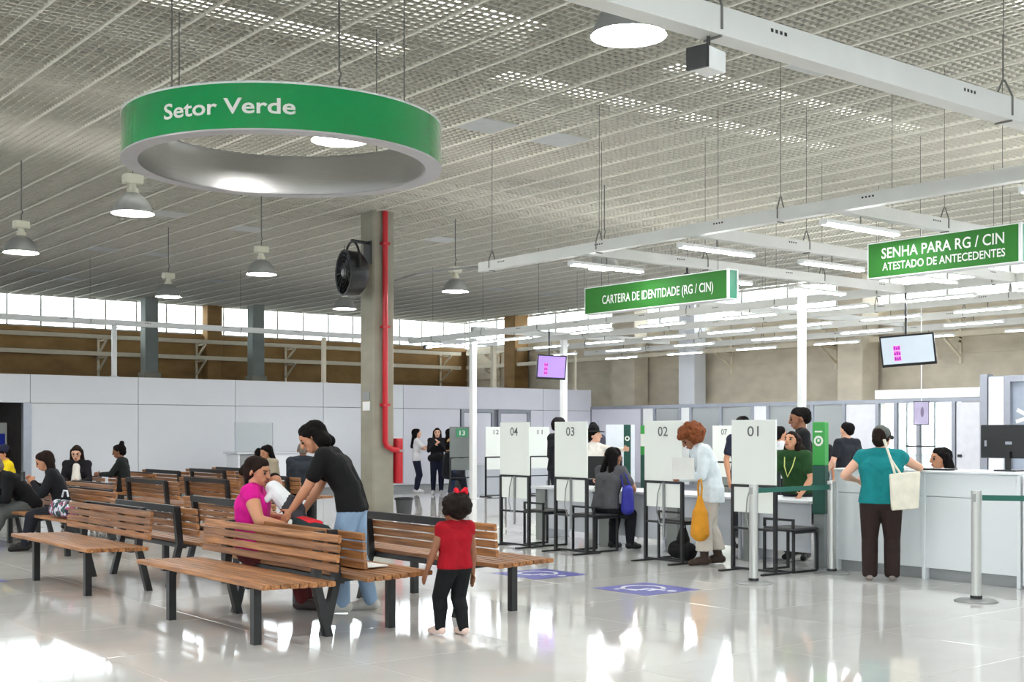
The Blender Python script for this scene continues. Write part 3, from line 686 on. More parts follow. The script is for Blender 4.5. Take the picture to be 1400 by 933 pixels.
def bench(label, x, y, dirn, group='slatted wooden benches', top=True):
    t = thing('slatted_bench', label, 'bench', (x, y, 0), 0 if dirn > 0 else math.pi, group)
    for s_ in (-.75, .75):
        link('front_leg', front_leg, t, (.30, s_, 0)); link('rear_post', rear_post, t, (0, s_, 0)); link('seat_rail', seat_rail, t, (0, s_, 0))
    link('long_rail', long_rail, t)
    if top: link('top_rail', top_rail, t)
    for k in range(8):
        o = link('seat_slat', seat_slat, t, (.41 - k * .074, 0, .452 - .002 * k))
    for k in range(4):
        z = .545 + k * .07; o = link('back_slat', back_slat, t, (-.14 - (z - .42) * .095, 0, z)); o.rotation_euler = (0, -.095, 0)
    return t
bench('wooden slatted bench nearest the camera, empty seat facing left', 4.37, 8.87, -1, top=False)
bench('wooden slatted bench where the woman in pink sits', 4.95, 8.93, 1, top=False)
bench('empty wooden slatted bench at the left, second of the front row', 4.36, 12.28, -1)
bench('wooden bench seen from behind, back to back with the left empty bench', 5.19, 12.38, 1)
bench('wooden slatted bench behind the girl in red, seen from behind', 6.26, 9.05, 1)
bench('wooden bench seen from behind just left of the woman in pink', 6.14, 12.6, 1)
bench('wooden bench under the patterned bag at the left', 5.46, 16.1, -1)
bench('wooden bench at the left edge where the man in a cap sits', 5.46, 18.45, -1)
bench('wooden bench with orange slats facing left behind the patterned bag', 6.2, 18.1, -1)
bench('wooden bench seen from behind in the middle left of the rows', 7.7, 18.65, 1)
bench('wooden bench with warm orange back seen from behind, left of the pink top', 8.6, 18.45, 1)
bench('wooden bench where the grey haired man in a dark jacket sits', 10.0, 19.15, 1)
bench('far wooden bench left of the thin row, beside the woman with a bun', 8.5, 22.3, -1)
bench('far wooden bench seen from behind below the white wall, left one', 9.8, 23.05, 1)
bench('far wooden bench seen from behind below the white wall, middle one', 10.7, 23.0, 1)
bench('far wooden bench seen from behind below the white wall, right one', 11.55, 23.6, 1)
bench('far wooden bench beside the woman with glasses at the left', 7.1, 21.0, -1)

# ------------------------------------------------------------------ numbered service booths
def booth(n, x, y, facing, label, group=None, dark=False, cable=True):
    # local frame: width along local y, board faces local -x
    t = thing('numbered_screen', label, 'screen', (x, y, 0), 0 if facing == '-x' else math.pi / 2, group)
    w = .31
    MB().cbox(-.012, .012, -w, w, .955, 1.66, .003).build('board', M_board if not dark else mat('board_shade', (112, 118, 116), rough=.5), t)  # dark: grey copy of the board colour with its shadow painted in
    MB().cbox(-.008, .008, -w + .03, w - .03, .65, .925, .003).build('lower_board', M_board if not dark else mat('board_shade', (112, 118, 116)), t)
    fr = MB()
    for s_ in (-w + .012, w - .012): fr.box(-.018, .018, s_ - .018, s_ + .018, .02, .95); fr.box(-.22, .22, s_ - .02, s_ + .02, 0, .02)
    fr.box(-.018, .018, -w + .03, w - .03, .93, .955); fr.box(-.014, .014, -w + .03, w - .03, .46, .485); fr.box(-.014, .014, -w + .03, w - .03, .02, .045)
    fr.build('frame', M_black, t)
    if dark:
        MB().box(-.02, -.012, -.2, .14, 1.42, 1.62).build('number_plate', mat('plate_green', (64, 140, 98), rough=.4), t)
        text(t, n, .11, .16, (-.021, -.03, 1.52), (0, -1, 0), M_let, .02, 'number')
    else: text(t, n, .115, .16, (-.0125, 0, 1.54), (0, -1, 0), M_digit, .006, 'number')
    if cable:
        MB().tube([(-.03, .02, .93), (-.04, .06, .8), (-.04, .08, .6), (-.035, .03, .45), (-.03, -.02, .5), (-.03, -.02, .93)], .007, 6).box(-.03, -.012, -.035, -.005, .3, .94).build('hanging_cable', M_grey, t)
    return t
booth('01', 10.42, 8.95, '-x', 'white screen board numbered zero one'); booth('02', 10.4, 10.3, '-x', 'white screen board numbered zero two')
booth('03', 10.32, 11.86, '-x', 'white screen board numbered zero three'); booth('04', 10.3, 12.98, '-x', 'white screen board numbered zero four')
booth('07', 18.4, 16.55, '-x', 'far white screen board numbered zero seven', cable=False)
booth('11', 19.3, 23.35, '-y', 'far white screen board numbered eleven', cable=False); booth('12', 17.95, 23.35, '-y', 'far white screen board numbered twelve', cable=False)
booth('13', 16.92, 23.35, '-y', 'far shaded screen board with a green number plate', dark=True, cable=False)
M_desk = mat('desk_grey', (206, 209, 214), rough=.45, var=.02); M_desk2 = mat('desk_panel', (192, 196, 203), rough=.5, var=.02)
def desk(label, x0, x1, y0, y1, axis='x'):
    t = thing('service_desk', label, 'desk')
    MB().cbox(x0 - .08, x1, y0, y1, .72, .755, .006).build('desktop', M_desk, t)
    if axis == 'x': MB().cbox(x0, x0 + .02, y0 + .04, y1 - .04, .16, .72, .004).build('modesty_panel', M_desk2, t)
    else: MB().cbox(x0 + .04, x1 - .04, y0 + .05, y0 + .07, .16, .72, .004).build('modesty_panel', M_desk2, t)
    for s_ in (y0 + .03, y1 - .07):
        MB().cbox(x0 + .1, x1 - .08, s_, s_ + .04, 0, .72, .004).build('side_panel', M_desk2, t)
    MB().cbox(x0 - .05, x0 - .01, y1 - .3, y1 - .1, 0, .72, .004).build('slab_leg', mat('leg_grey', (122, 126, 124), rough=.5), t)
    return t
names = ('by the green totem', 'behind the screen zero two', 'where the woman in a grey shirt sits', 'between the screens zero three and zero four')
for (a, b), nm in zip(((8.84, 9.93), (9.97, 11.2), (11.24, 12.46), (12.5, 13.8)), names): desk('light grey service desk ' + nm, 11.3, 12.0, a, b)
desk('far light grey service desk behind the screens eleven and twelve', 17.75, 20.4, 24.3, 25.0, 'y')
desk('far light grey service desk behind the screen zero seven', 19.2, 19.9, 15.4, 17.4)
def monitor(label, x, y, z, rz, w=.52, h=.31, logo=False):
    t = thing('desk_monitor', label, 'monitor', (x, y, z), rz)
    MB().cbox(-.02, .02, -w / 2, w / 2, .13, .13 + h, .006).build('casing', M_black2, t)
    MB().box(.02, .022, -w / 2 + .012, w / 2 - .012, .145, .12 + h).build('display', mat('screen_dim', (90, 110, 140), rough=.2, emit=.4), t)
    MB().bar((-.03, 0, .01), (-.03, 0, .2), .05, .03).build('stand', M_black2, t); MB().cbox(-.1, .08, -.12, .12, 0, .014, .004).build('foot', M_black2, t)
    if logo: MB().box(-.0225, -.02, -.035, .035, .27, .3).build('back_badge', M_alu, t); MB().box(-.0225, -.02, w / 2 - .07, w / 2 - .045, .25, .31).build('back_badge', M_alu, t)
monitor('black monitor seen from behind on the white reception counter', 11.72, 6.72, 1.131, 0, .62, .34, True)
monitor('dark monitor on the desk between the screens zero three and zero four', 11.6, 12.62, .755, R(20))
bxo = MB().cbox(11.5, 11.72, 11.32, 11.5, .755, .93, .01).build('blue_box', mat('box_blue', (36, 40, 110), rough=.5)); tag(bxo, 'dark blue box on the desk right of the woman in a grey shirt', 'box')
# black stools with a low rail
def stool_proto():
    t = empty('black_stool')
    MB().cbox(-.22, .22, -.22, .22, .445, .485, .015).build('seat', mat('stool_vinyl', (26, 28, 30), rough=.45), t)
    for a in (-.2, .2):
        for b in (-.2, .2): MB().box(a - .013, a + .013, b - .013, b + .013, 0, .445).build('leg', M_black, t)
    for b in (-.2, .2): MB().box(-.187, .187, b - .012, b + .012, .425, .445).build('seat_bar', M_black, t); MB().box(-.187, .187, b - .012, b + .012, 0, .022).build('floor_bar', M_black, t)
    MB().box(-.212, -.188, -.187, .187, .0, .022).build('floor_bar', M_black, t); MB().box(.188, .212, -.187, .187, .425, .445).build('seat_bar', M_black, t)
    MB().box(-.215, -.19, -.21, -.185, .485, .58).box(-.215, -.19, .185, .21, .485, .58).box(-.215, -.19, -.21, .21, .56, .585).build('back_rail', M_black, t)
    return t
sp = stool_proto()
for i, (x, y, lb) in enumerate(((10.78, 12.92, 'black steel stool beside the screen zero four'), (10.72, 11.85, 'black steel stool under the woman in a grey shirt'), (10.87, 10.45, 'black steel stool behind the screen zero two beside the orange bag'), (10.88, 8.82, 'black steel stool beside the screen zero one'))):
    o = sp if i == 0 else copy_tree(sp)
    o.location = (x, y, 0); tag(o, lb, 'stool', 'black stools at the service desks')
# office chairs of the attendants
def office_chair(label, x, y, rz, c=(38, 44, 46)):
    t = thing('office_chair', label, 'chair', (x, y, 0), rz, 'attendants office chairs'); mm = mat('chair_fabric_%d' % c[0], c, rough=.8)
    MB().cbox(-.23, .24, -.24, .24, .44, .52, .03).build('seat', mm, t); MB().cbox(-.29, -.22, -.22, .22, .62, 1.06, .03).build('backrest', mm, t)
    MB().bar((-.2, 0, .45), (-.27, 0, .7), .05, .02).tube([(0, 0, .08), (0, 0, .44)], .03, 10).build('column', M_black, t)
    for k in range(5):
        a = k * 1.2566; MB().bar((0, 0, .1), (.29 * math.cos(a), .29 * math.sin(a), .075), .04, .03).build('base_arm', mat('base_pale', (200, 202, 206), rough=.4), t); MB().sphere((.29 * math.cos(a), .29 * math.sin(a), .032), .032, 10, 8, .7, 1, 1).build('caster', M_black2, t)
office_chair('black office chair behind the desk of the screen zero one', 12.75, 8.95, R(185)); office_chair('black office chair behind the desk of the screen zero two', 12.7, 10.9, R(170))
office_chair('black office chair with its back to the desk near the screen zero four', 12.75, 13.2, R(160)); office_chair('black office chair behind the reception counter beside the seated woman', 12.95, 7.35, R(205))
# ------------------------------------------------------------------ reception counter
rc_ = thing('reception_counter', 'long white reception counter at the right', 'counter')
M_cnt = mat('counter_white', (224, 229, 233), rough=.35, var=.015, scale=2)
MB().cbox(11.29, 11.98, 6.38, 8.56, 1.105, 1.13, .006).build('worktop', M_cnt, rc_)
for a, b in ((6.42, 7.43), (7.47, 8.54)):
    MB().cbox(11.335, 11.36, a, b, .865, 1.1, .003).build('upper_panel', M_cnt, rc_); MB().cbox(11.335, 11.36, a, b, .12, .858, .003).build('lower_panel', M_cnt, rc_)
    MB().box(11.4, 11.42, a, b, 0, .12).build('plinth', M_skirting, rc_)
for y in (6.4, 7.45, 8.55): MB().cbox(11.32, 11.9, y - .02, y + .02, 0, 1.105, .004).build('divider', M_cnt, rc_)
MB().box(11.36, 11.38, 6.42, 8.53, .12, 1.1).build('back_board', M_desk2, rc_)
pc = thing('drawer_cabinet', 'white drawer cabinet at the right end of the counter', 'cabinet')
MB().cbox(11.32, 11.95, 5.3, 6.36, 0.03, 1.1, .006).build('body', M_cnt, pc)
for z0, z1 in ((.08, .5), (.52, .66), (.68, 1.08)):
    d = MB().cbox(11.3, 11.32, 5.33, 6.34, z0, z1, .004).build('drawer', M_cnt, pc); MB().lathe([(0, -.012), (.016, -.012), (.016, .0), (0, .0)], 12).build('lock', M_black2, d, (11.3, 6.27, (z0 + z1) / 2 + .02)).rotation_euler = (0, R(-90), 0)
sg = thing('document_stand', 'tilted clear stand with a black top edge on the counter', 'stand', (11.6, 7.75, 1.13))
MB().bar((-.05, .0, .0), (.12, 0, .24), .34, .008, up=(1, 0, 0)).build('clear_plate', M_acry, sg); MB().bar((.12, -.18, .245), (.12, .18, .245), .016).build('top_edge', M_black, sg); MB().cbox(-.12, .06, -.15, .15, 0, .012, .003).build('foot', M_white, sg)
kb = MB().cbox(11.38, 11.56, 7.2, 7.52, 1.131, 1.15, .004).build('ring_binder', M_black2); tag(kb, 'flat dark folder on the counter next to the elbow of the woman in teal', 'folder')
pk_ = MB().cbox(11.42, 11.6, 6.9, 7.15, 1.131, 1.14, .002).build('paper_stack', M_white); tag(pk_, 'small stack of white papers on the counter before the seated woman', 'paper')

# ------------------------------------------------------------------ stanchions and belts
def stanchion(label, x, y, z=1.0):
    t = thing('stanchion', label, 'stanchion', (x, y, 0), 0, 'queue barrier posts')
    MB().lathe([(0, 0), (.19, 0), (.19, .008), (.16, .02), (.05, .03), (0, .03)], 36).build('base', mat('base_steel', (148, 150, 150), rough=.35, metal=.5), t, smooth=True)
    MB().lathe([(.052, .03), (.052, .055), (0, .055)], 20).build('collar', M_black, t, smooth=True)
    MB().lathe([(.044, .05), (.044, z - .03), (.047, z - .03), (.047, z), (0, z)], 20).build('post', mat('post_alu', (200, 202, 200), rough=.32, metal=.75, var=.03), t, smooth=True)
    MB().box(-.05, .05, -.02, .02, z - .1, z - .03).build('belt_head', mat('head_grey', (160, 163, 162), rough=.4, metal=.5), t)
stanchion('silver queue barrier post in front of the screen zero one', 9.66, 8.3); stanchion('silver queue barrier post beside the green totem', 11.0, 8.36)
stanchion('silver queue barrier post nearest the camera, at the right', 10.2, 6.17); stanchion('silver queue barrier post just beyond the right edge', 10.78, 5.3)
def belt(label, p, q, z=.935):
    d = (Vector((*q, 0)) - Vector((*p, 0))).normalized(); a = Vector((*p, z)) + d * .05; b = Vector((*q, z)) - d * .05
    o = MB().bar(a, b, .004, .05).build('queue_belt', M_belt); tag(o, label, 'belt')
belt('dark green belt between the two barrier posts by the screen zero one', (9.66, 8.3), (11.0, 8.36)); belt('dark green belt leaving the right edge of the picture', (10.2, 6.17), (10.78, 5.3))
# ------------------------------------------------------------------ green totems
M_tg = mat('totem_green', (48, 150, 62), rough=.4); M_td = mat('totem_dark', (6, 70, 58), rough=.45)
def totem(label, x, y, w, rz, mark):
    t = thing('information_totem', label, 'totem', (x, y, 0), rz)
    MB().cbox(-w / 2, w / 2, -w / 2, w / 2, 1.16, 1.64, .006).build('green_section', M_tg, t); MB().cbox(-w / 2, w / 2, -w / 2, w / 2, .62, 1.16, .006).build('dark_section', M_td, t)
    MB().cbox(-w * .42, w * .42, -w * .42, w * .42, .02, .62, .004).build('grey_post', mat('totem_post', (128, 134, 134), rough=.4, metal=.4), t); MB().cbox(-.16, .16, -.16, .16, 0, .02, .004).build('base', M_grey, t)
    if mark == 'disc':
        c = MB().lathe([(.034, 0), (.058, 0), (.058, .002), (.034, .002)], 24, closed=True); c.v = [(-w / 2 - .002 - z_, x_ * .9, y_ + 1.43) for x_, y_, z_ in c.v]; c.box(-w / 2 - .004, -w / 2 - .001, -.012, .012, 1.42, 1.45); c.build('round_mark', M_let, t)
        MB().box(-w / 2 - .003, -w / 2 - .001, -w * .3, w * .3, 1.525, 1.54).build('caption_bar', M_let, t)
    else:
        MB().box(-w / 2 - .003, -w / 2 - .001, -w * .45, w * .45, 1.3, 1.5).box(-w * .45, w * .45, -w / 2 - .003, -w / 2 - .001, 1.3, 1.5).build('white_label', M_let, t)
totem('green information totem standing at the left end of the counter', 11.22, 8.68, .14, R(20), 'disc')
totem('far green information totem behind the screen zero two', 14.3, 14.5, .2, R(-8), 'label')
wb = thing('banner_panel', 'white banner panel with a dark green stripe behind the screen zero three', 'banner', at(848, 21.5) + (0,), R(AWAY + 180))
MB().cbox(-.015, .015, -.25, .25, .25, 1.66, .004).build('panel', mat('banner_white', (222, 228, 240), rough=.4), wb); MB().box(.015, .019, .06, .18, .25, 1.66).build('green_stripe', M_td, wb)
c = MB().lathe([(.022, 0), (.042, 0), (.042, .002), (.022, .002)], 20, closed=True); c.v = [(.02 + z_, .12 + x_, 1.42 + y_) for x_, y_, z_ in c.v]; c.build('round_mark', M_let, wb)
MB().box(-.012, .012, -.2, -.16, .02, .25).box(-.012, .012, .16, .2, .02, .25).box(-.2, .2, -.24, .24, 0, .02).build('stand', M_grey, wb)
# ------------------------------------------------------------------ floor decals
def decal(label, x, y):
    t = thing('floor_decal', label, 'floor sign', (x, y, .0005), 0, 'blue wheelchair floor signs'); s_ = .365
    MB().box(-s_, s_, -s_, s_, 0, .0015).build('blue_square', M_blue, t)
    m_ = MB(); z0, z1 = .0016, .0024
    arc = [(-.02 + .2 * math.cos(a), -.06 + .2 * math.sin(a)) for a in np.linspace(R(120), R(390), 22)]
    for p, q in zip(arc[:-1], arc[1:]): m_.bar((p[0], p[1], .002), (q[0], q[1], .002), .045, .0008)
    for p, q in (((-.06, .2), (-.03, .02)), ((-.03, .02), (.12, .02)), ((.12, .02), (.2, -.17)), ((.2, -.17), (.27, -.14)), ((-.045, .11), (.08, .11))): m_.bar((p[0], p[1], .002), (q[0], q[1], .002), .05, .0008)
    m_.lathe([(0, .0016), (.048, .0016), (.048, .0024), (0, .0024)], 16, (-.07, .28, 0))
    m_.v = [(-a, -b, c_) for a, b, c_ in m_.v]
    m_.build('wheelchair_symbol', mat('decal_white', (238, 239, 248), rough=.35), t)
decal('blue wheelchair floor sign, the nearer one in front of the screen zero two', 8.5, 8.66); decal('blue wheelchair floor sign partly behind the bench end', 8.5, 10.28)
decal('blue wheelchair floor sign cut off by the left edge', 3.45, 13.5)
# reception screen at the back left
ad = thing('information_desk', 'pale desk with a clear screen before the white wall', 'desk', (13.1, 25.5, 0))
MB().cbox(-.9, .9, -.3, .3, 0, 1.05, .01).build('desk_body', M_panel, ad); MB().cbox(-.95, .95, -.35, .35, 1.05, 1.09, .006).build('desk_top', M_desk, ad)
MB().box(-.85, -.2, -.31, -.3, .5, 1.04).build('grey_front', M_grey, ad)
MB().box(-.8, .1, -.01, .01, 1.09, 1.75).build('clear_screen', M_acry, ad)
MB().bar((-.82, 0, 1.09), (-.82, 0, 1.75), .02).bar((.1, 0, 1.09), (.1, 0, 1.75), .015).build('screen_post', M_alu, ad)
sd = MB().cbox(7.7, 8.45, 29.2, 29.3, 0, 1.75, .01).build('display_board', M_board); tag(sd, 'white board with a blue notice in the dark room at the left', 'board')
MB().box(8.2, 8.4, 29.18, 29.2, .95, 1.5).build('blue_notice', mat('notice_blue', (40, 60, 190), rough=.4), sd)
# ------------------------------------------------------------------ people
BAKE = []
def V(*a): return Vector(a)
def rcone(mb, p, r, q, s_, n=12):
    # round cone: a sphere swept from p (radius r) to q (radius s_)
    p, q = Vector(p), Vector(q); d = q - p; L = d.length
    if L < 1e-5: mb.sphere(p, max(r, s_), n, 8); return
    d /= L; u = Vector((0, 0, 1)) if abs(d.z) < .9 else Vector((1, 0, 0)); a = d.cross(u).normalized(); b = a.cross(d).normalized()
    prof = [(-r * math.cos(t), r * math.sin(t)) for t in (0.0, .45, .9, 1.3)] + [(L + s_ * math.sin(t), s_ * math.cos(t)) for t in (.27, .67, 1.12, 1.5708)]
    vs = [p + d * prof[0][0]]; fs = []
    for h_, rr in prof[1:-1]:
        for k in range(n): t = 6.283185 * k / n; vs.append(p + d * h_ + (a * math.cos(t) + b * math.sin(t)) * rr)
    vs.append(p + d * prof[-1][0]); m = len(prof) - 2; e = len(vs) - 1
    for k in range(n):
        k2 = (k + 1) % n; fs.append((0, 1 + k2, 1 + k)); fs.append((e, 1 + (m - 1) * n + k, 1 + (m - 1) * n + k2))
        for i in range(m - 1): fs.append((1 + i * n + k, 1 + i * n + k2, 1 + (i + 1) * n + k2, 1 + (i + 1) * n + k))
    mb.add(vs, fs)
def skin(mb, name, m, parent, vox, smooth=3):
    me = bpy.data.meshes.new(name); me.from_pydata(mb.v, [], mb.f); me.materials.append(m); o = link(name, me, parent)
    r = o.modifiers.new('r', 'REMESH'); r.mode = 'VOXEL'; r.voxel_size = vox; r.use_smooth_shade = True
    if smooth: s_ = o.modifiers.new('s', 'SMOOTH'); s_.iterations = smooth; s_.factor = .5
    BAKE.append(o); return o
def ik(s_, t, a, b, hint):
    d = t - s_; L = min(d.length, (a + b) * .995); u = d.normalized(); t = s_ + u * L
    x = (a * a - b * b + L * L) / (2 * L); y = math.sqrt(max(a * a - x * x, 0)); h_ = hint - u * hint.dot(u); h_.normalize()
    return s_ + u * x + h_ * y, t
SK = {k: mat('skin_' + k, c, rough=.5, var=.03, scale=4) for k, c in dict(light=(222, 172, 146), tan=(196, 140, 108), brown=(140, 92, 66), dark=(96, 62, 46)).items()}
M_hair = {k: mat('hair_' + k, c, rough=.75, var=.4, scale=14, bump=.8, bd=.02, spec=.1, stretch=(1, 1, .3)) for k, c in dict(black=(16, 13, 13), dark=(34, 24, 20), auburn=(112, 62, 32), grey=(120, 112, 104)).items()}
for k in ('auburn', 'dark'):
    M_hair[k + '_curl'] = mat('hair_' + k + '_curl', (120, 66, 36) if k == 'auburn' else (24, 15, 12), rough=.75, var=.5, scale=34, bump=1.0, spec=.2)
M_eye = mat('eye_dark', (26, 20, 18), rough=.2); M_lip = mat('lip_rose', (150, 70, 66), rough=.5)
CL = {}
def cloth(c, rough=.85):
    k = 'cloth_%d_%d_%d' % c
    if k not in CL: CL[k] = mat(k, c, rough=rough, var=.12, scale=8, bump=.5, bd=.03, spec=.25)
    return CL[k]
def person(label, x, y, face, h=1.65, b=1.0, seat=None, lean=0, hunch=0, head=(0, 0), skin_c='tan', shirt=(20, 20, 22), sleeve='short', pants=(30, 32, 40), pant_z=.05, flare=1.0,
           shoes=(30, 28, 28), hair='short', hair_c='black', hands=(None, None), feet=(None, None), hs=1.0, vox=.014, faceparts=False, fingers=False, hem=.49, grip=0.0, elbow=(None, None), loose=0.0, z0=0.0, cap_c=None, kid=False):
    """local frame: x forward, y to the person's left, z up; hands and feet are targets in metres in that frame"""
    t = thing('person', label, 'person', (x, y, z0), R(face)); S = h
    hz = (seat + .085 * S / 1.65 if seat else (.52 if not kid else .475) * S); la = R(lean); hp_ = V(0, 0, hz)
    def up(xx, yy, zz):   # point of the upper body, zz above the hip as share of height
        cu = R(hunch) * max(0, zz - .1) / .22
        return hp_ + V(xx * S * math.cos(la) + zz * S * math.sin(la + cu * .5), yy * S, zz * S * math.cos(la + cu * .5) - xx * S * math.sin(la))
    tz = 1.0 if not kid else .9
    sw = .105 * (1 + (b - 1) * .45); B = MB(); SH = MB(); TR = MB()
    pel = [up(0, s_ * .046 * b, .005) for s_ in (1, -1)]; wa = [up(0, s_ * .036 * b, .1 * tz) for s_ in (1, -1)]; ch = [up(.004, s_ * .05 * b, .215 * tz) for s_ in (1, -1)]; shd = [up(-.004, s_ * sw, .288 * tz) for s_ in (1, -1)]
    nb = up(0, 0, .305 * tz); nt_dir = V(math.sin(la + R(hunch) * .8), 0, math.cos(la + R(hunch) * .8)); ntp = nb + nt_dir * .038 * S
    rp, rw, rch = .066 * S * b, .058 * S * b, .062 * S * b
    def torso(mb, e, hem_only=None):
        for k in range(2):
            rcone(mb, pel[k], rp + e, wa[k], rw + e); rcone(mb, wa[k], rw + e, ch[k], rch + e); rcone(mb, ch[k], rch * .92 + e, shd[k], .04 * S + e)
        rcone(mb, pel[0], rp * .95 + e, pel[1], rp * .95 + e); rcone(mb, wa[0], rw * .95 + e, wa[1], rw * .95 + e); rcone(mb, ch[0], rch + e, ch[1], rch + e)
        rcone(mb, shd[0], .036 * S + e, nb, .04 * S + e); rcone(mb, shd[1], .036 * S + e, nb, .04 * S + e)
    torso(B, -.004)
    # legs
    th, shn = .238 * S * (1 if not kid else .92), .232 * S * (1 if not kid else .92)
    for k, sg_ in enumerate((1, -1)):
        hj = hp_ + V(0, sg_ * .052 * S * b, -.012 * S)
        ft = feet[k]
        if ft is None: ft = (.46 if seat else 0.0, sg_ * .06 * S, 0)
        an = V(ft[0], ft[1], (ft[2] if len(ft) > 2 else 0) + .048 * S)
        kn, an = ik(hj, an, th, shn, V(1, sg_ * .08, .15))
        rt, rk, rc2, ra = .058 * S * b, .038 * S * (b * .5 + .5), .037 * S * (b * .5 + .5), .024 * S
        cf = kn.lerp(an, .33) + V(-.008 * S, 0, 0)
        rcone(B, hj, rt, kn, rk); rcone(B, kn, rk * .98, cf, rc2); rcone(B, cf, rc2, an, ra)
        fd = V(1, sg_ * .12, 0).normalized(); heel = an + V(-.012 * S, 0, -.022 * S); toe = an + fd * .098 * S + V(0, 0, -.03 * S)
        rcone(B, an, ra, heel, .02 * S); rcone(B, heel, .02 * S, toe, .015 * S)
        if pants:
            e = .011 + loose; ze = an.lerp(kn, max(0, (pant_z - .05) / .24)) if pant_z > .05 else an + V(0, 0, .005)
            rcone(TR, hj, rt + e, kn, rk + e + .004)
            if pant_z < .28: rcone(TR, kn, rk + e + .004, cf, rc2 + e + .006); rcone(TR, cf, rc2 + e + .006, ze, max(ra, .03 * S * .9) * flare + e)
        sm_ = MB(); hl = .029 * S; rcone(sm_, heel + V(-.008 * S, 0, .006 * S), hl, an + fd * .045 * S + V(0, 0, -.016 * S), hl * 1.05); rcone(sm_, an + fd * .045 * S + V(0, 0, -.02 * S), hl * 1.02, toe + V(0, 0, .002 * S), hl * .82)
        if isinstance(shoes, tuple) and len(shoes) == 4: rcone(sm_, an, ra + .012, an.lerp(kn, .45), ra + .02)
        zf = an.z - .048 * S
        sm_.v = [(a_, b_, max(c_, zf + .001)) for a_, b_, c_ in sm_.v]
        skin(sm_, 'shoe', cloth(shoes[:3], .5), t, max(.008, vox * .7), 2)
    # arms and hands
    ua, fa = .172 * S, .15 * S
    for k, sg_ in enumerate((1, -1)):
        s_ = shd[k]; tg = hands[k]
        tg = V(*tg) if tg is not None else s_ + V(.03 * S + math.sin(la) * .02, sg_ * .045 * S, -.31 * S)
        hint = V(*(elbow[k] if elbow[k] else (-.7, sg_ * .6, -.25)))
        el, wr = ik(s_, tg, ua, fa, hint)
        ru, re, rwz = .031 * S * b, .025 * S * (b * .5 + .5), .0165 * S
        rcone(B, s_, ru * 1.12, el, re); rcone(B, el, re, el.lerp(wr, .35), re * 1.02); rcone(B, el.lerp(wr, .35), re * 1.02, wr, rwz)
        d = (wr - el).normalized(); side = d.cross(V(0, sg_, 0)); side = side.normalized() if side.length > .2 else V(1, 0, 0)
        nrm = d.cross(side).normalized()            # palm normal axis; side = across the knuckles
        pl = .052 * S
        for o_ in (-.5, .5): rcone(B, wr, rwz * .8, wr + d * pl + side * o_ * .026 * S, .0115 * S)
        rcone(B, wr + d * pl * .5 - side * .008 * S, .0125 * S, wr + d * pl * .5 + side * .008 * S, .0125 * S)
        fl = (.040, .046, .043, .034)
        cu = V(0, -sg_, 0) - d * d.dot(V(0, -sg_, 0)); cu = cu.normalized() if cu.length > .1 else nrm
        for i in range(4):
            k0 = wr + d * pl + side * (1.5 - i) * .0125 * S
            m1 = k0 + (d * (1 - grip * .8) + cu * (.18 + grip)).normalized() * fl[i] * S * .55; m2 = m1 + (d * (1 - grip * 1.6) + cu * (.35 + grip)).normalized() * fl[i] * S * .5
            rf = .0056 * S if fingers else .0068 * S
            rcone(B, k0, rf * 1.1, m1, rf, 8); rcone(B, m1, rf, m2, rf * .85, 8)
        tb = wr + d * pl * .3 + side * .016 * S; t1 = tb + (side * .8 + d * .6 + cu * .3).normalized() * .03 * S; t2 = t1 + (d + side * .15 + cu * .3).normalized() * .024 * S
        rcone(B, tb, .0085 * S, t1, .0068 * S, 8); rcone(B, t1, .0068 * S, t2, .0055 * S, 8)
        if shirt:
            e = .012 + loose * .5
            if sleeve == 'long': rcone(SH, s_, ru * 1.12 + e, el, re + e + .002); rcone(SH, el, re + e + .002, el.lerp(wr, .95), rwz + e + .002)
            elif sleeve == 'short': rcone(SH, s_, ru * 1.15 + e, s_.lerp(el, .62), ru + e + .004)
            elif sleeve == 'cap': rcone(SH, s_, ru * 1.15 + e, s_.lerp(el, .16), ru + e)
    # head
    yw, pt = R(head[0]), R(head[1]); Q = Matrix.Rotation(yw, 3, 'Z') @ Matrix.Rotation(pt, 3, 'Y'); k_ = S * .95 * hs
    def hd(a_, b_, c_): return ntp + Q @ V(a_ * k_, b_ * k_, c_ * k_)
    rcone(B, nb - nt_dir * .01 * S, .036 * S, hd(-.004, 0, .04), .034 * k_)
    rcone(B, hd(.02, 0, .082), .05 * k_, hd(-.022, 0, .084), .054 * k_); rcone(B, hd(.022, 0, .05), .042 * k_, hd(.044, 0, .014), .023 * k_)
    for s_ in (1, -1):
        rcone(B, hd(.03, s_ * .02, .048), .026 * k_, hd(.036, s_ * .012, .02), .02 * k_)
        rcone(B, hd(-.002, s_ * .055, .066), .011 * k_, hd(-.006, s_ * .056, .044), .008 * k_, 8)
    rcone(B, hd(.067, 0, .076), .0095 * k_, hd(.078, 0, .051), .013 * k_, 10); rcone(B, hd(.06, 0, .085), .012 * k_, hd(.058, 0, .095), .014 * k_)
    rcone(B, hd(.062, .014, .024), .008 * k_, hd(.062, -.014, .024), .008 * k_, 8)
    body = skin(B, 'body', SK[skin_c], t, vox, 3)
    if faceparts:
        for s_ in (1, -1):
            MB().sphere(hd(.0625, s_ * .0215, .068), .0078 * k_, 10, 8).build('eye', M_eye, body, smooth=True)
            e_ = MB(); rcone(e_, hd(.0665, s_ * .012, .082), .0035 * k_, hd(.058, s_ * .034, .083), .0028 * k_, 8); e_.build('eyebrow', M_hair['dark'], body, smooth=True)
        l_ = MB(); rcone(l_, hd(.069, .013, .0245), .0042 * k_, hd(.069, -.013, .0245), .0042 * k_, 8); rcone(l_, hd(.0705, 0, .027), .0042 * k_, hd(.0705, 0, .0215), .0046 * k_, 8); l_.build('lips', M_lip, body, smooth=True)
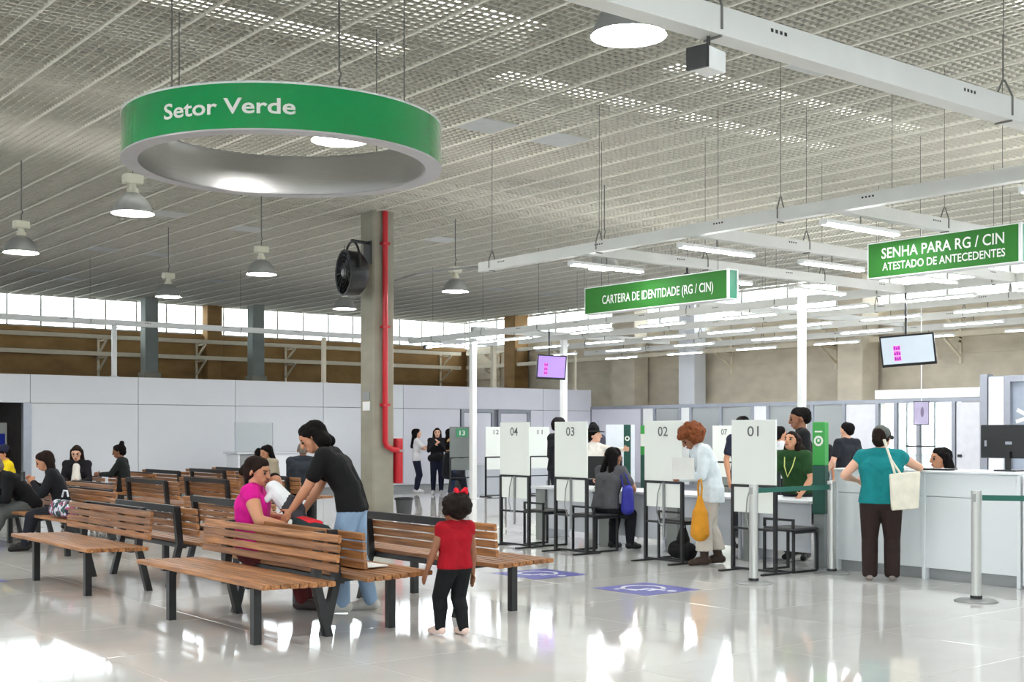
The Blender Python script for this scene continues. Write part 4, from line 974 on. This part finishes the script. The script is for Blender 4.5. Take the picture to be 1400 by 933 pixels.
    # clothes
    if shirt:
        TS = MB(); torso(TS, .013 + loose); zh = hz + (hem - .52) * S
        if hem < .46:
            for k in range(2): rcone(TS, pel[k], rp + .016 + loose, pel[k] + V(0, 0, -.1 * S), rp + .02 + loose)
        SH.add([(a_, b_, max(c_, zh)) for a_, b_, c_ in TS.v], TS.f)
        skin(SH, 'shirt', cloth(shirt), t, vox, 3)
    if pants:
        for k in range(2): rcone(TR, pel[k], rp + .008 + loose * .5, pel[k].lerp(wa[k], .45), rw + .01)
        rcone(TR, pel[0], rp * .95 + .008, pel[1], rp * .95 + .008)
        zc = .024 * S if pant_z <= .05 else pant_z * S * .85
        TR.v = [(a_, b_, max(c_, zc)) for a_, b_, c_ in TR.v]
        skin(TR, 'trousers', cloth(pants), t, vox, 3)
    # hair and hats
    HR = MB(); hm = M_hair[hair_c]
    if hair == 'crop':
        rcone(HR, hd(-.03, 0, .088), .0565 * k_, hd(.01, 0, .1), .0515 * k_); rcone(HR, hd(-.04, 0, .058), .042 * k_, hd(-.03, 0, .09), .054 * k_)
        for s_ in (1, -1): rcone(HR, hd(.01, s_ * .04, .098), .018 * k_, hd(-.02, s_ * .042, .072), .018 * k_)
    elif hair != 'bald':
        rcone(HR, hd(-.03, 0, .082), .056 * k_, hd(.012, 0, .1), .05 * k_); rcone(HR, hd(-.03, 0, .05), .05 * k_, hd(-.03, 0, .09), .055 * k_)
        rcone(HR, hd(.03, 0, .118), .028 * k_, hd(-.02, 0, .112), .04 * k_)
        for s_ in (1, -1): rcone(HR, hd(.022, s_ * .036, .098), .022 * k_, hd(-.012, s_ * .046, .06), .016 * k_)
    if hair in ('long', 'verylong', 'bob'):
        ln = {'long': -.1, 'verylong': -.19, 'bob': -.02}[hair]
        dn = (nt_dir * .5 + V(0, 0, .5)); base = hd(-.035, 0, .04)
        for s_ in (1, -1):
            rcone(HR, hd(-.018, s_ * .042, .08), .03 * k_, hd(-.02, s_ * .05, .01), .026 * k_)
            rcone(HR, hd(-.035, s_ * .03, .05), .036 * k_, base + V(-.03 * k_, s_ * .045 * k_, ln * k_), .034 * k_); rcone(HR, hd(-.02, s_ * .05, .01), .026 * k_, base + V(-.01 * k_, s_ * .062 * k_, ln * .7 * k_), .02 * k_)
    if hair == 'bun': rcone(HR, hd(-.05, 0, .135), .03 * k_, hd(-.055, 0, .15), .03 * k_)
    if hair == 'lowbun': rcone(HR, hd(-.075, 0, .06), .028 * k_, hd(-.085, 0, .04), .026 * k_)
    if hair == 'pony': rcone(HR, hd(-.075, 0, .09), .024 * k_, hd(-.1, 0, -.02), .026 * k_); rcone(HR, hd(-.1, 0, -.02), .026 * k_, hd(-.085, 0, -.1), .01 * k_)
    if hair in ('curly', 'afro'):
        rr = .088 if hair == 'curly' else .07
        rng = random.Random(len(label)); hm = M_hair[hair_c + '_curl']
        for _ in range(110):
            a_, z_ = rng.uniform(0, 6.283), rng.uniform(-.55, 1); q_ = math.sqrt(max(0, 1 - z_ * z_))
            p_ = (q_ * math.cos(a_) * rr - .018, q_ * math.sin(a_) * rr, z_ * rr * .9 + .078)
            if p_[0] > .03 and p_[2] < .115: continue
            HR.sphere(hd(*p_), rng.uniform(.018, .03) * k_, 8, 6)
        rcone(HR, hd(-.03, 0, .06), rr * .9 * k_, hd(-.012, 0, .1), rr * .85 * k_)
    if HR.v: skin(HR, 'hair', hm, t, max(.007, vox * .75), 2 if hair not in ('curly', 'afro') else 1)
    if cap_c:
        c_ = MB(); rcone(c_, hd(-.012, 0, .1), .064 * k_, hd(.012, 0, .102), .058 * k_); c_.v = [tuple(v) for v in c_.v]
        cap_o = skin(c_, 'cap', cloth(cap_c), t, .01, 2)
        br_ = MB(); pts = [(.045, .058), (.075, .05), (.105, .03), (.115, 0), (.105, -.03), (.075, -.05), (.045, -.058)]
        br_.add([hd(a_, b2, .098 - (a_ - .05) * .2) for a_, b2 in pts] + [hd(a_, b2, .09 - (a_ - .05) * .2) for a_, b2 in pts], [tuple(range(7)), tuple(range(13, 6, -1))] + [(i, i + 7, (i + 1) % 7 + 7, (i + 1) % 7) for i in range(7)])
        br_.build('cap_brim', cloth(cap_c), t)
    t['_hd'] = 1; del t['_hd']
    return dict(t=t, hd=hd, S=S, wr=None, ntp=ntp)
L_, R_, AW, TO = AWAY + 90, AWAY - 90, AWAY, AWAY + 180
# --- foreground
p = person('standing woman in a black t-shirt and light blue jeans leaning over the bench', 5.46, 9.1, L_ - 4, h=1.7, b=1.06, lean=12, hunch=32, head=(6, 34), skin_c='tan', shirt=(20, 20, 22), sleeve='short', pants=(140, 168, 198), flare=1.15,
       shoes=(196, 194, 190), hair='bob', hair_c='black', hands=((.5, .12, .86), (.46, -.16, .84)), feet=((.06, .1), (-.14, -.1)), vox=.0095, faceparts=True, fingers=True, elbow=((-.4, .5, -.5), (-.4, -.5, -.5)), hem=.5)
p = person('seated woman in a bright pink top holding a baby', 4.86, 9.74, R_ + 6, h=1.62, b=1.38, seat=.455, lean=-5, hunch=12, head=(-24, 14), skin_c='tan', shirt=(206, 22, 138), sleeve='cap', pants=(96, 40, 44), shoes=(70, 60, 60), hair='lowbun', hair_c='dark',
       hands=((.3, .1, .78), (.3, -.26, .74)), vox=.0105, faceparts=True, fingers=True, feet=((.45, .1), (.42, -.1)), hem=.5, elbow=((-.3, .6, -.5), (-.5, -.7, -.4)))
# the baby on her shoulder
by = thing('person', 'baby in a white shirt and grey trousers held by the woman in pink', 'person', (5.02, 9.46, .79), R(R_)); B = MB(); Wm = MB(); Gm = MB(); Hm = MB()
rcone(B, (-.12, .2, .29), .056, (-.125, .2, .31), .058); rcone(B, (-.12, .15, .25), .04, (.0, 0, .12), .06)
for s_ in (1, -1):
    rcone(Wm, (-.1, .06 + s_ * .05, .24), .036, (-.16, .05 + s_ * .07, .16), .03); rcone(B, (-.16, .05 + s_ * .07, .16), .021, (-.21, .06 + s_ * .05, .17), .019)
    rcone(Gm, (.07, s_ * .045, .08), .062, (.13, s_ * .09, -.0), .045); rcone(Gm, (.13, s_ * .09, -.0), .045, (.1, s_ * .08, -.1), .034); rcone(B, (.1, s_ * .08, -.1), .026, (.15, s_ * .08, -.13), .024)
rcone(Wm, (-.11, .05, .25), .074, (.0, 0, .14), .086); rcone(Gm, (.03, 0, .12), .092, (.08, 0, .07), .09)
rcone(Hm, (-.13, .215, .31), .06, (-.135, .22, .33), .056)
skin(B, 'body', SK['tan'], by, .009); skin(Wm, 'shirt', cloth((222, 228, 232)), by, .009); skin(Gm, 'trousers', cloth((64, 64, 70)), by, .009); skin(Hm, 'hair', M_hair['dark'], by, .009)
p = person('little girl in a red top and black leggings seen from behind', *at(622, 9.3), AW + 38, h=1.1, b=1.12, kid=True, hs=1.24, head=(14, 4), skin_c='brown', shirt=(152, 10, 28), sleeve='cap', pants=(22, 24, 26), shoes=(226, 200, 190), hair='afro', hair_c='dark',
       hands=((.12, .2, .42), (.0, -.17, .42)), feet=((.08, .08), (-.04, -.05)), vox=.0075, faceparts=True, fingers=True, hem=.5)
bw = MB(); hdg = p['hd']
for s_ in (1, -1): rcone(bw, hdg(-.03, s_ * .012 - .025, .16), .011, hdg(-.035, s_ * .042 - .025, .172), .02); rcone(bw, hdg(-.035, s_ * .042 - .025, .172), .02, hdg(-.04, s_ * .045 - .025, .15), .013)
skin(bw, 'hair_bow', cloth((214, 30, 48)), p['t'], .006)
p = person('woman with curly auburn hair in a pale denim jacket reading a paper', *at(972, 14.3), L_ + 6, h=1.64, b=1.05, lean=6, hunch=24, head=(4, 40), skin_c='brown', shirt=(220, 230, 236), sleeve='long', pants=(196, 190, 180), pant_z=.12, flare=1.9, loose=.012,
       shoes=(58, 44, 38, 1), hair='curly', hair_c='auburn', hands=((.36, .06, 1.0), (.26, -.14, 1.04)), feet=((.1, .09), (-.12, -.09)), vox=.0105, faceparts=True, fingers=True, grip=.4, hem=.44)
ob = at(957, 14.05)
bg_ = thing('cloth_bag', 'mustard yellow cloth bag hanging from her hand', 'bag', (ob[0], ob[1], 0)); m_ = MB()
rcone(m_, (0, 0, .4), .115, (0, 0, .6), .09, 16); rcone(m_, (0, 0, .6), .09, (0, 0, .78), .03, 16)
skin(m_, 'pouch', mat('mustard_cloth', (206, 140, 30), rough=.85, var=.2, scale=7, bump=.6), bg_, .009, 2)
MB().tube([(0, .02, .76), (.0, .03, .9), (0, .01, 1.0), (0, -.01, 1.02), (0, -.03, .9), (0, -.02, .76)], .012, 6).build('strap', mat('mustard_cloth', (206, 140, 30)), bg_, smooth=True)
pp_ = at(934, 13.9); pa = MB().bar((pp_[0], pp_[1], 1.0), (pp_[0], pp_[1], 1.24), .25, .003, up=(FX, FY, 0)).build('paper_sheet', mat('paper_grey', (214, 214, 210), rough=.6)); tag(pa, 'sheet of paper held by the woman with curly hair', 'paper')
p = person('woman in a grey shirt sitting with her back to us at the screen zero three', 10.86, 11.93 - .12, 8, h=1.63, b=1.08, seat=.485, lean=10, hunch=12, head=(-14, 8), skin_c='brown', shirt=(82, 82, 86), sleeve='short', pants=(26, 26, 32), shoes=(26, 26, 28), hair='long', hair_c='black',
       hands=((.42, .12, .82), (.42, -.14, .82)), feet=((.3, .12), (.34, -.14)), vox=.0115, hem=.5)
sb = at(858, 15.85); s_b = thing('shoulder_bag', 'blue bag hanging at the side of the seated woman in grey', 'bag', (sb[0], sb[1], .5)); m_ = MB(); rcone(m_, (0, 0, .06), .095, (0, 0, .28), .075); skin(m_, 'pouch', mat('blue_fabric', (38, 42, 150), rough=.6, var=.2), s_b, .01)
MB().tube([(-.04, .03, .3), (-.09, .03, .48), (-.04, .0, .5), (.04, -.03, .3)], .01, 6).build('strap', mat('blue_fabric', (38, 42, 150)), s_b)
p = person('woman in a teal top and dark brown trousers standing at the counter', 10.86, 7.64, AW - 16, h=1.58, b=1.2, lean=4, hunch=6, head=(-28, 10), skin_c='light', shirt=(24, 128, 132), sleeve='cap', pants=(48, 36, 34), flare=1.5, loose=.006, shoes=(150, 140, 136), hair='lowbun', hair_c='dark',
       hands=((.22, .24, 1.02), (.42, -.34, 1.2)), feet=((.0, .11), (.02, -.11)), vox=.0105, fingers=True, cap_c=(92, 96, 92), hem=.5, elbow=((-.5, .8, -.4), (-.2, -.8, -.5)))
tb = thing('tote_bag', 'cream tote bag on the shoulder of the woman in teal', 'bag', at(1237, 12.45) + (.75,), R(AWAY - 10)); m_ = MB()
m_.add([(-.05, -.13, 0), (.05, -.13, 0), (.05, .13, 0), (-.05, .13, 0), (-.03, -.15, .37), (.03, -.15, .37), (.03, .15, .37), (-.03, .15, .37)], [(0, 3, 2, 1), (4, 5, 6, 7), (0, 1, 5, 4), (1, 2, 6, 5), (2, 3, 7, 6), (3, 0, 4, 7)])
m_.v = [(a_ + .0, b_ - c_ * .0, c_ - .1 * b_) for a_, b_, c_ in m_.v]
skin(m_, 'pouch', cloth((226, 222, 206)), tb, .012, 3); MB().tube([(-.03, .1, .36), (-.03, .14, .5), (-.03, .2, .7), (.03, .2, .7), (.03, .13, .5), (.03, .04, .36)], .012, 6).build('handles', cloth((226, 222, 206)), tb, smooth=True)
person('attendant seated behind the counter, only the head and shoulders showing', 12.55, 8.0, L_ + 6, h=1.66, seat=.47, lean=2, head=(0, 4), skin_c='tan', shirt=(232, 232, 232), sleeve='long', pants=(40, 40, 50), hair='long', hair_c='black', hands=((.34, .14, 1.0), (.34, -.14, 1.0)), vox=.0115, faceparts=True)
# --- the service desks
person('tall man in a black shirt with a lanyard standing behind the desks', *at(1096, 15.6), L_ - 8, h=1.84, b=1.08, head=(0, 10), skin_c='brown', shirt=(20, 20, 22), sleeve='short', hair='crop', hair_c='black', vox=.012, faceparts=True)
p = person('woman in a dark green shirt with a lanyard leaning on the desk', *at(1092, 14.9), TO - 34, h=1.6, b=1.05, lean=26, hunch=4, head=(-10, -18), skin_c='tan', shirt=(38, 72, 38), sleeve='short', pants=(40, 42, 50), hair='bob', hair_c='dark', hands=((.42, .2, .82), (.46, -.2, .82)), vox=.0115, faceparts=True)
MB().tube([(.27, .07, 1.26), (.33, .05, 1.12), (.36, 0, 1.0), (.33, -.05, 1.12), (.27, -.07, 1.26)], .007, 6).build('lanyard', cloth((196, 204, 120)), p['t'])
person('person in a white shirt with a dark collar beside the screen zero one', *at(1066, 19.6), R_ + 20, h=1.62, b=1.05, head=(0, 0), skin_c='tan', shirt=(220, 222, 228), sleeve='long', hair='short', hair_c='black', hands=((.3, .1, 1.05), (.3, -.1, 1.05)), faceparts=True)
person('dark haired person hidden behind the screen zero one, only hair showing', *at(1016, 18.0), TO + 20, h=1.76, shirt=(40, 42, 60), hair='short', hair_c='black')
person('man in a black t-shirt standing with his back to us behind the totem', *at(1158, 19.2), AW + 30, h=1.68, b=1.1, skin_c='light', shirt=(30, 32, 40), hair='crop', hair_c='black', hands=((.2, .2, .95), (.16, -.24, .9)))
person('person in black partly hidden behind the tall man with a lanyard', *at(1119, 20.5), AW - 20, h=1.56, shirt=(30, 30, 34), hair='short', hair_c='dark', skin_c='tan')
person('man in a dark cap and black jacket standing behind the screen zero three', *at(764, 20.8), R_ + 30, h=1.76, b=1.15, sleeve='long', skin_c='brown', shirt=(24, 26, 32), loose=.01, hair='crop', hair_c='black', cap_c=(36, 34, 38), hands=((.16, .22, .92), (.16, -.22, .92)))
p = person('woman in a white shirt and a black hat pointing to the right', *at(812, 19.4), R_ - 30, h=1.6, b=1.05, skin_c='light', shirt=(226, 222, 214), sleeve='long', hair='short', hair_c='black', hands=((.48, .06, 1.26), (.1, -.2, .85)), head=(10, 0))
hh = p['hd']; m_ = MB(); rcone(m_, hh(0, 0, .11), .062 * 1.6, hh(0, 0, .13), .055 * 1.6); br_ = MB().lathe([(0, 0), (.17, -.01), (.17, 0), (0, .02)], 20); br_.v = [tuple(Vector(v) + hh(0, 0, .105)) for v in br_.v]; skin(m_, 'hat_crown', cloth((20, 20, 22)), p['t'], .012); br_.build('hat_brim', cloth((20, 20, 22)), p['t'])
person('far man with dark hair behind the woman in the black hat', *at(811, 26.0), TO, h=1.74, shirt=(70, 70, 84), hair='crop', hair_c='black', skin_c='tan', vox=.017)
# --- far background
F2 = dict(vox=.016)
person('young woman with very long hair in a white top and striped trousers', 17.6, 26.2, R_ + 10, h=1.62, skin_c='light', shirt=(226, 224, 228), sleeve='short', pants=(30, 34, 52), shoes=(230, 230, 232), hair='verylong', hair_c='black', hands=((.34, .05, 1.2), (.34, -.05, 1.2)), **F2)
person('young woman in black facing us beside the far girl in white', 17.65, 25.35, TO + 6, h=1.64, skin_c='light', shirt=(24, 22, 28), sleeve='long', pants=(26, 30, 50), shoes=(226, 226, 230), hair='long', hair_c='dark', hands=((.24, .04, 1.26), (.24, -.06, 1.22)), faceparts=True, **F2)
person('young woman in a tan top and jeans half hidden by the green plate board', 17.45, 24.5, R_, h=1.62, skin_c='tan', shirt=(214, 168, 116), sleeve='short', pants=(40, 54, 84), flare=1.3, shoes=(220, 220, 224), hair='long', hair_c='black', hands=((.2, .05, 1.05), (.2, -.1, 1.0)), **F2)
hbk = thing('hand_bag', 'black bag held between the far standing women', 'bag', (17.3, 24.95, .85)); m_ = MB(); rcone(m_, (-.1, 0, .05), .1, (.1, 0, .12), .09); skin(m_, 'pouch', cloth((24, 24, 28)), hbk, .016); MB().tube([(-.1, 0, .14), (0, 0, .32), (.1, 0, .2)], .012, 6).build('strap', cloth((24, 24, 28)), hbk)
def seated(label, x, y, face, **k):
    d_ = dict(seat=.455, h=1.62, hands=((.34, .08, .72), (.34, -.08, .72)), hunch=12, head=(0, 16), vox=.014); d_.update(k); return person(label, x, y, face, **d_)
seated('person in black sitting behind the green plate board at the back', 16.95, 23.95, R_ + 10, shirt=(24, 24, 28), sleeve='long', hair='short', hair_c='black', pants=(26, 28, 40), shoes=(30, 30, 34), skin_c='tan', vox=.016)
seated('man in a cap and black jacket bending forward at the left edge', 5.32, 17.35, 176, h=1.72, b=1.15, lean=30, hunch=26, head=(0, 36), skin_c='tan', shirt=(20, 21, 24), sleeve='long', pants=(88, 92, 92), shoes=(34, 34, 36), hair='short', hair_c='grey', cap_c=(96, 94, 92), hands=((.56, .1, .62), (.56, -.12, .62)), feet=((.56, .16), (.5, -.14)), loose=.01)
seated('woman with long dark hair in a black jacket looking at her phone', 5.4, 16.25, 158, b=1.05, lean=8, hunch=20, head=(0, 26), skin_c='tan', shirt=(26, 27, 32), sleeve='long', pants=(34, 36, 44), hair='verylong', hair_c='dark', hands=((.36, .05, .88), (.36, -.05, .88)), faceparts=True)
ph = MB().cbox(4.93, 4.96, 16.36, 16.44, .9, 1.02, .003).build('mobile_phone', M_black2); tag(ph, 'dark mobile phone in the hands of the woman in black', 'phone')
p = seated('woman with glasses in a black cardigan over a white blouse', 7.0, 20.35, TO + 10, b=.9, skin_c='light', shirt=(24, 22, 28), sleeve='long', pants=(40, 40, 50), hair='long', hair_c='dark', faceparts=True)
m_ = MB(); rcone(m_, (.085, 0, .98), .06, (.1, 0, .72), .095); skin(m_, 'blouse_front', cloth((226, 222, 214)), p['t'], .014)
g_ = MB()
for s_ in (1, -1): g_.tube([p['hd'](.075, s_ * .0215 + .017 * math.cos(a), .066 + .014 * math.sin(a)) for a in np.linspace(0, 6.2832, 13)], .0025, 5)
g_.tube([p['hd'](.076, -.006, .068), p['hd'](.076, .006, .068)], .0025, 5).build('glasses', M_black, p['t'])
seated('person in a yellow shirt and a dark cap at the left edge', 6.0, 20.6, TO - 60, skin_c='tan', shirt=(236, 206, 30), pants=(50, 52, 60), hair='short', hair_c='black', cap_c=(34, 36, 58))
seated('woman with a high bun in dark clothes sitting sideways before the white wall', 8.3, 21.7, L_ + 6, skin_c='brown', shirt=(32, 38, 38), sleeve='long', pants=(26, 26, 30), hair='bun', hair_c='black', hands=((.4, .06, .78), (.4, -.06, .78)), faceparts=True)
seated('grey haired man in a dark jacket seen from behind', 10.2, 18.62, AW + 6, h=1.7, b=1.2, skin_c='brown', shirt=(44, 50, 58), sleeve='long', pants=(30, 30, 36), hair='crop', hair_c='grey', head=(0, 6), loose=.012)
seated('dark haired woman in a patterned top behind the head of the baby', 10.25, 19.75, TO - 50, skin_c='tan', shirt=(168, 156, 136), pants=(40, 40, 46), hair='long', hair_c='black', lean=6)
seated('dark haired child sitting behind the woman in pink, only the head showing', 10.95, 21.7, AW + 20, h=1.45, skin_c='tan', shirt=(60, 60, 70), pants=(40, 40, 46), hair='short', hair_c='black')
# --- bags on the benches
pb = thing('patterned_bag', 'green and white patterned cloth bag on the bench at the left', 'bag', (5.15, 15.4, .475)); m_ = MB()
rcone(m_, (-.02, -.28, .09), .1, (-.02, .26, .09), .1); rcone(m_, (-.02, -.26, .15), .08, (-.02, .24, .14), .08); m_.v = [(a_, b_, max(c_, .002)) for a_, b_, c_ in m_.v]
pat = mat('bag_pattern', (120, 150, 140), rough=.8, var=.1); nt = pat.node_tree; vo = nt.nodes.new('ShaderNodeTexVoronoi'); vo.inputs['Scale'].default_value = 24; rr_ = nt.nodes.new('ShaderNodeValToRGB'); rr_.color_ramp.interpolation = 'CONSTANT'
for pos, c_ in ((.0, (206, 210, 222)), (.34, (34, 84, 76)), (.56, (36, 40, 60)), (.88, (168, 72, 112))):
    e_ = rr_.color_ramp.elements[0] if pos == 0 else rr_.color_ramp.elements.new(pos); e_.position = pos; e_.color = (*lin(c_), 1)
tcn = nt.nodes.new('ShaderNodeTexCoord'); nt.links.new(tcn.outputs['Object'], vo.inputs['Vector']); sx_ = nt.nodes.new('ShaderNodeSeparateColor'); nt.links.new(vo.outputs['Color'], sx_.inputs[0]); nt.links.new(sx_.outputs[0], rr_.inputs[0]); nt.links.new(rr_.outputs[0], nt.nodes['Principled BSDF'].inputs['Base Color'])
skin(m_, 'pouch', pat, pb, .012, 3); MB().tube([(0, -.1, .26), (0, -.06, .33), (0, .06, .33), (0, .12, .25)], .012, 6).build('handles', cloth((200, 204, 212)), pb)
rk = thing('backpack', 'dark green backpack with a red flap being packed on the bench', 'bag', (5.0, 8.98, .474)); m_ = MB()
rcone(m_, (0, -.26, .13), .12, (0, .26, .15), .13); rcone(m_, (0, -.2, .24), .07, (0, .24, .26), .08); m_.v = [(a_, b_, max(c_, .002)) for a_, b_, c_ in m_.v]; skin(m_, 'pack_body', cloth((30, 44, 46)), rk, .011, 3)
m_ = MB(); rcone(m_, (.02, -.02, .31), .045, (.04, .26, .33), .05); m_.v = [(a_ * 1.5, b_, .3 + (c_ - .3) * .6) for a_, b_, c_ in m_.v]; skin(m_, 'red_flap', cloth((214, 40, 56)), rk, .009, 2)
MB().lathe([(0, 0), (.03, 0), (.03, .006), (0, .006)], 16).build('round_badge', M_let, rk, (-.085, .2, .3)).rotation_euler = (0, R(-75), 0)
MB().tube([(-.1, -.24, .2), (-.14, -.1, .28), (-.14, .1, .28), (-.1, .2, .22)], .014, 6).build('strap', cloth((24, 28, 34)), rk)
fo = MB().cbox(-.13, .13, -.2, .2, 0, .012, .003).build('folded_blanket', cloth((226, 228, 226)), None, (5.12, 8.4, .474)); tag(fo, 'folded white cloth on the bench beside the backpack', 'cloth')
dk_ = thing('black_bag', 'black shopping bag under the screen zero two stool', 'bag', (10.62, 10.2, .0)); m_ = MB(); rcone(m_, (0, -.08, .13), .11, (0, .1, .14), .11); rcone(m_, (0, 0, .28), .09, (0, 0, .36), .05); m_.v = [(a_, b_, max(c_, .002)) for a_, b_, c_ in m_.v]; skin(m_, 'pouch', cloth((24, 24, 26)), dk_, .012); MB().tube([(0, -.05, .36), (0, -.03, .46), (0, .03, .46), (0, .05, .36)], .008, 6).build('handles', cloth((24, 24, 26)), dk_)
# ------------------------------------------------------------------ bake the remeshed surfaces
bpy.context.view_layer.update(); dg = bpy.context.evaluated_depsgraph_get()
out = [(o, bpy.data.meshes.new_from_object(o.evaluated_get(dg))) for o in BAKE]
for o, me in out:
    old = o.data; o.modifiers.clear(); o.data = me; me.name = old.name; bpy.data.meshes.remove(old)
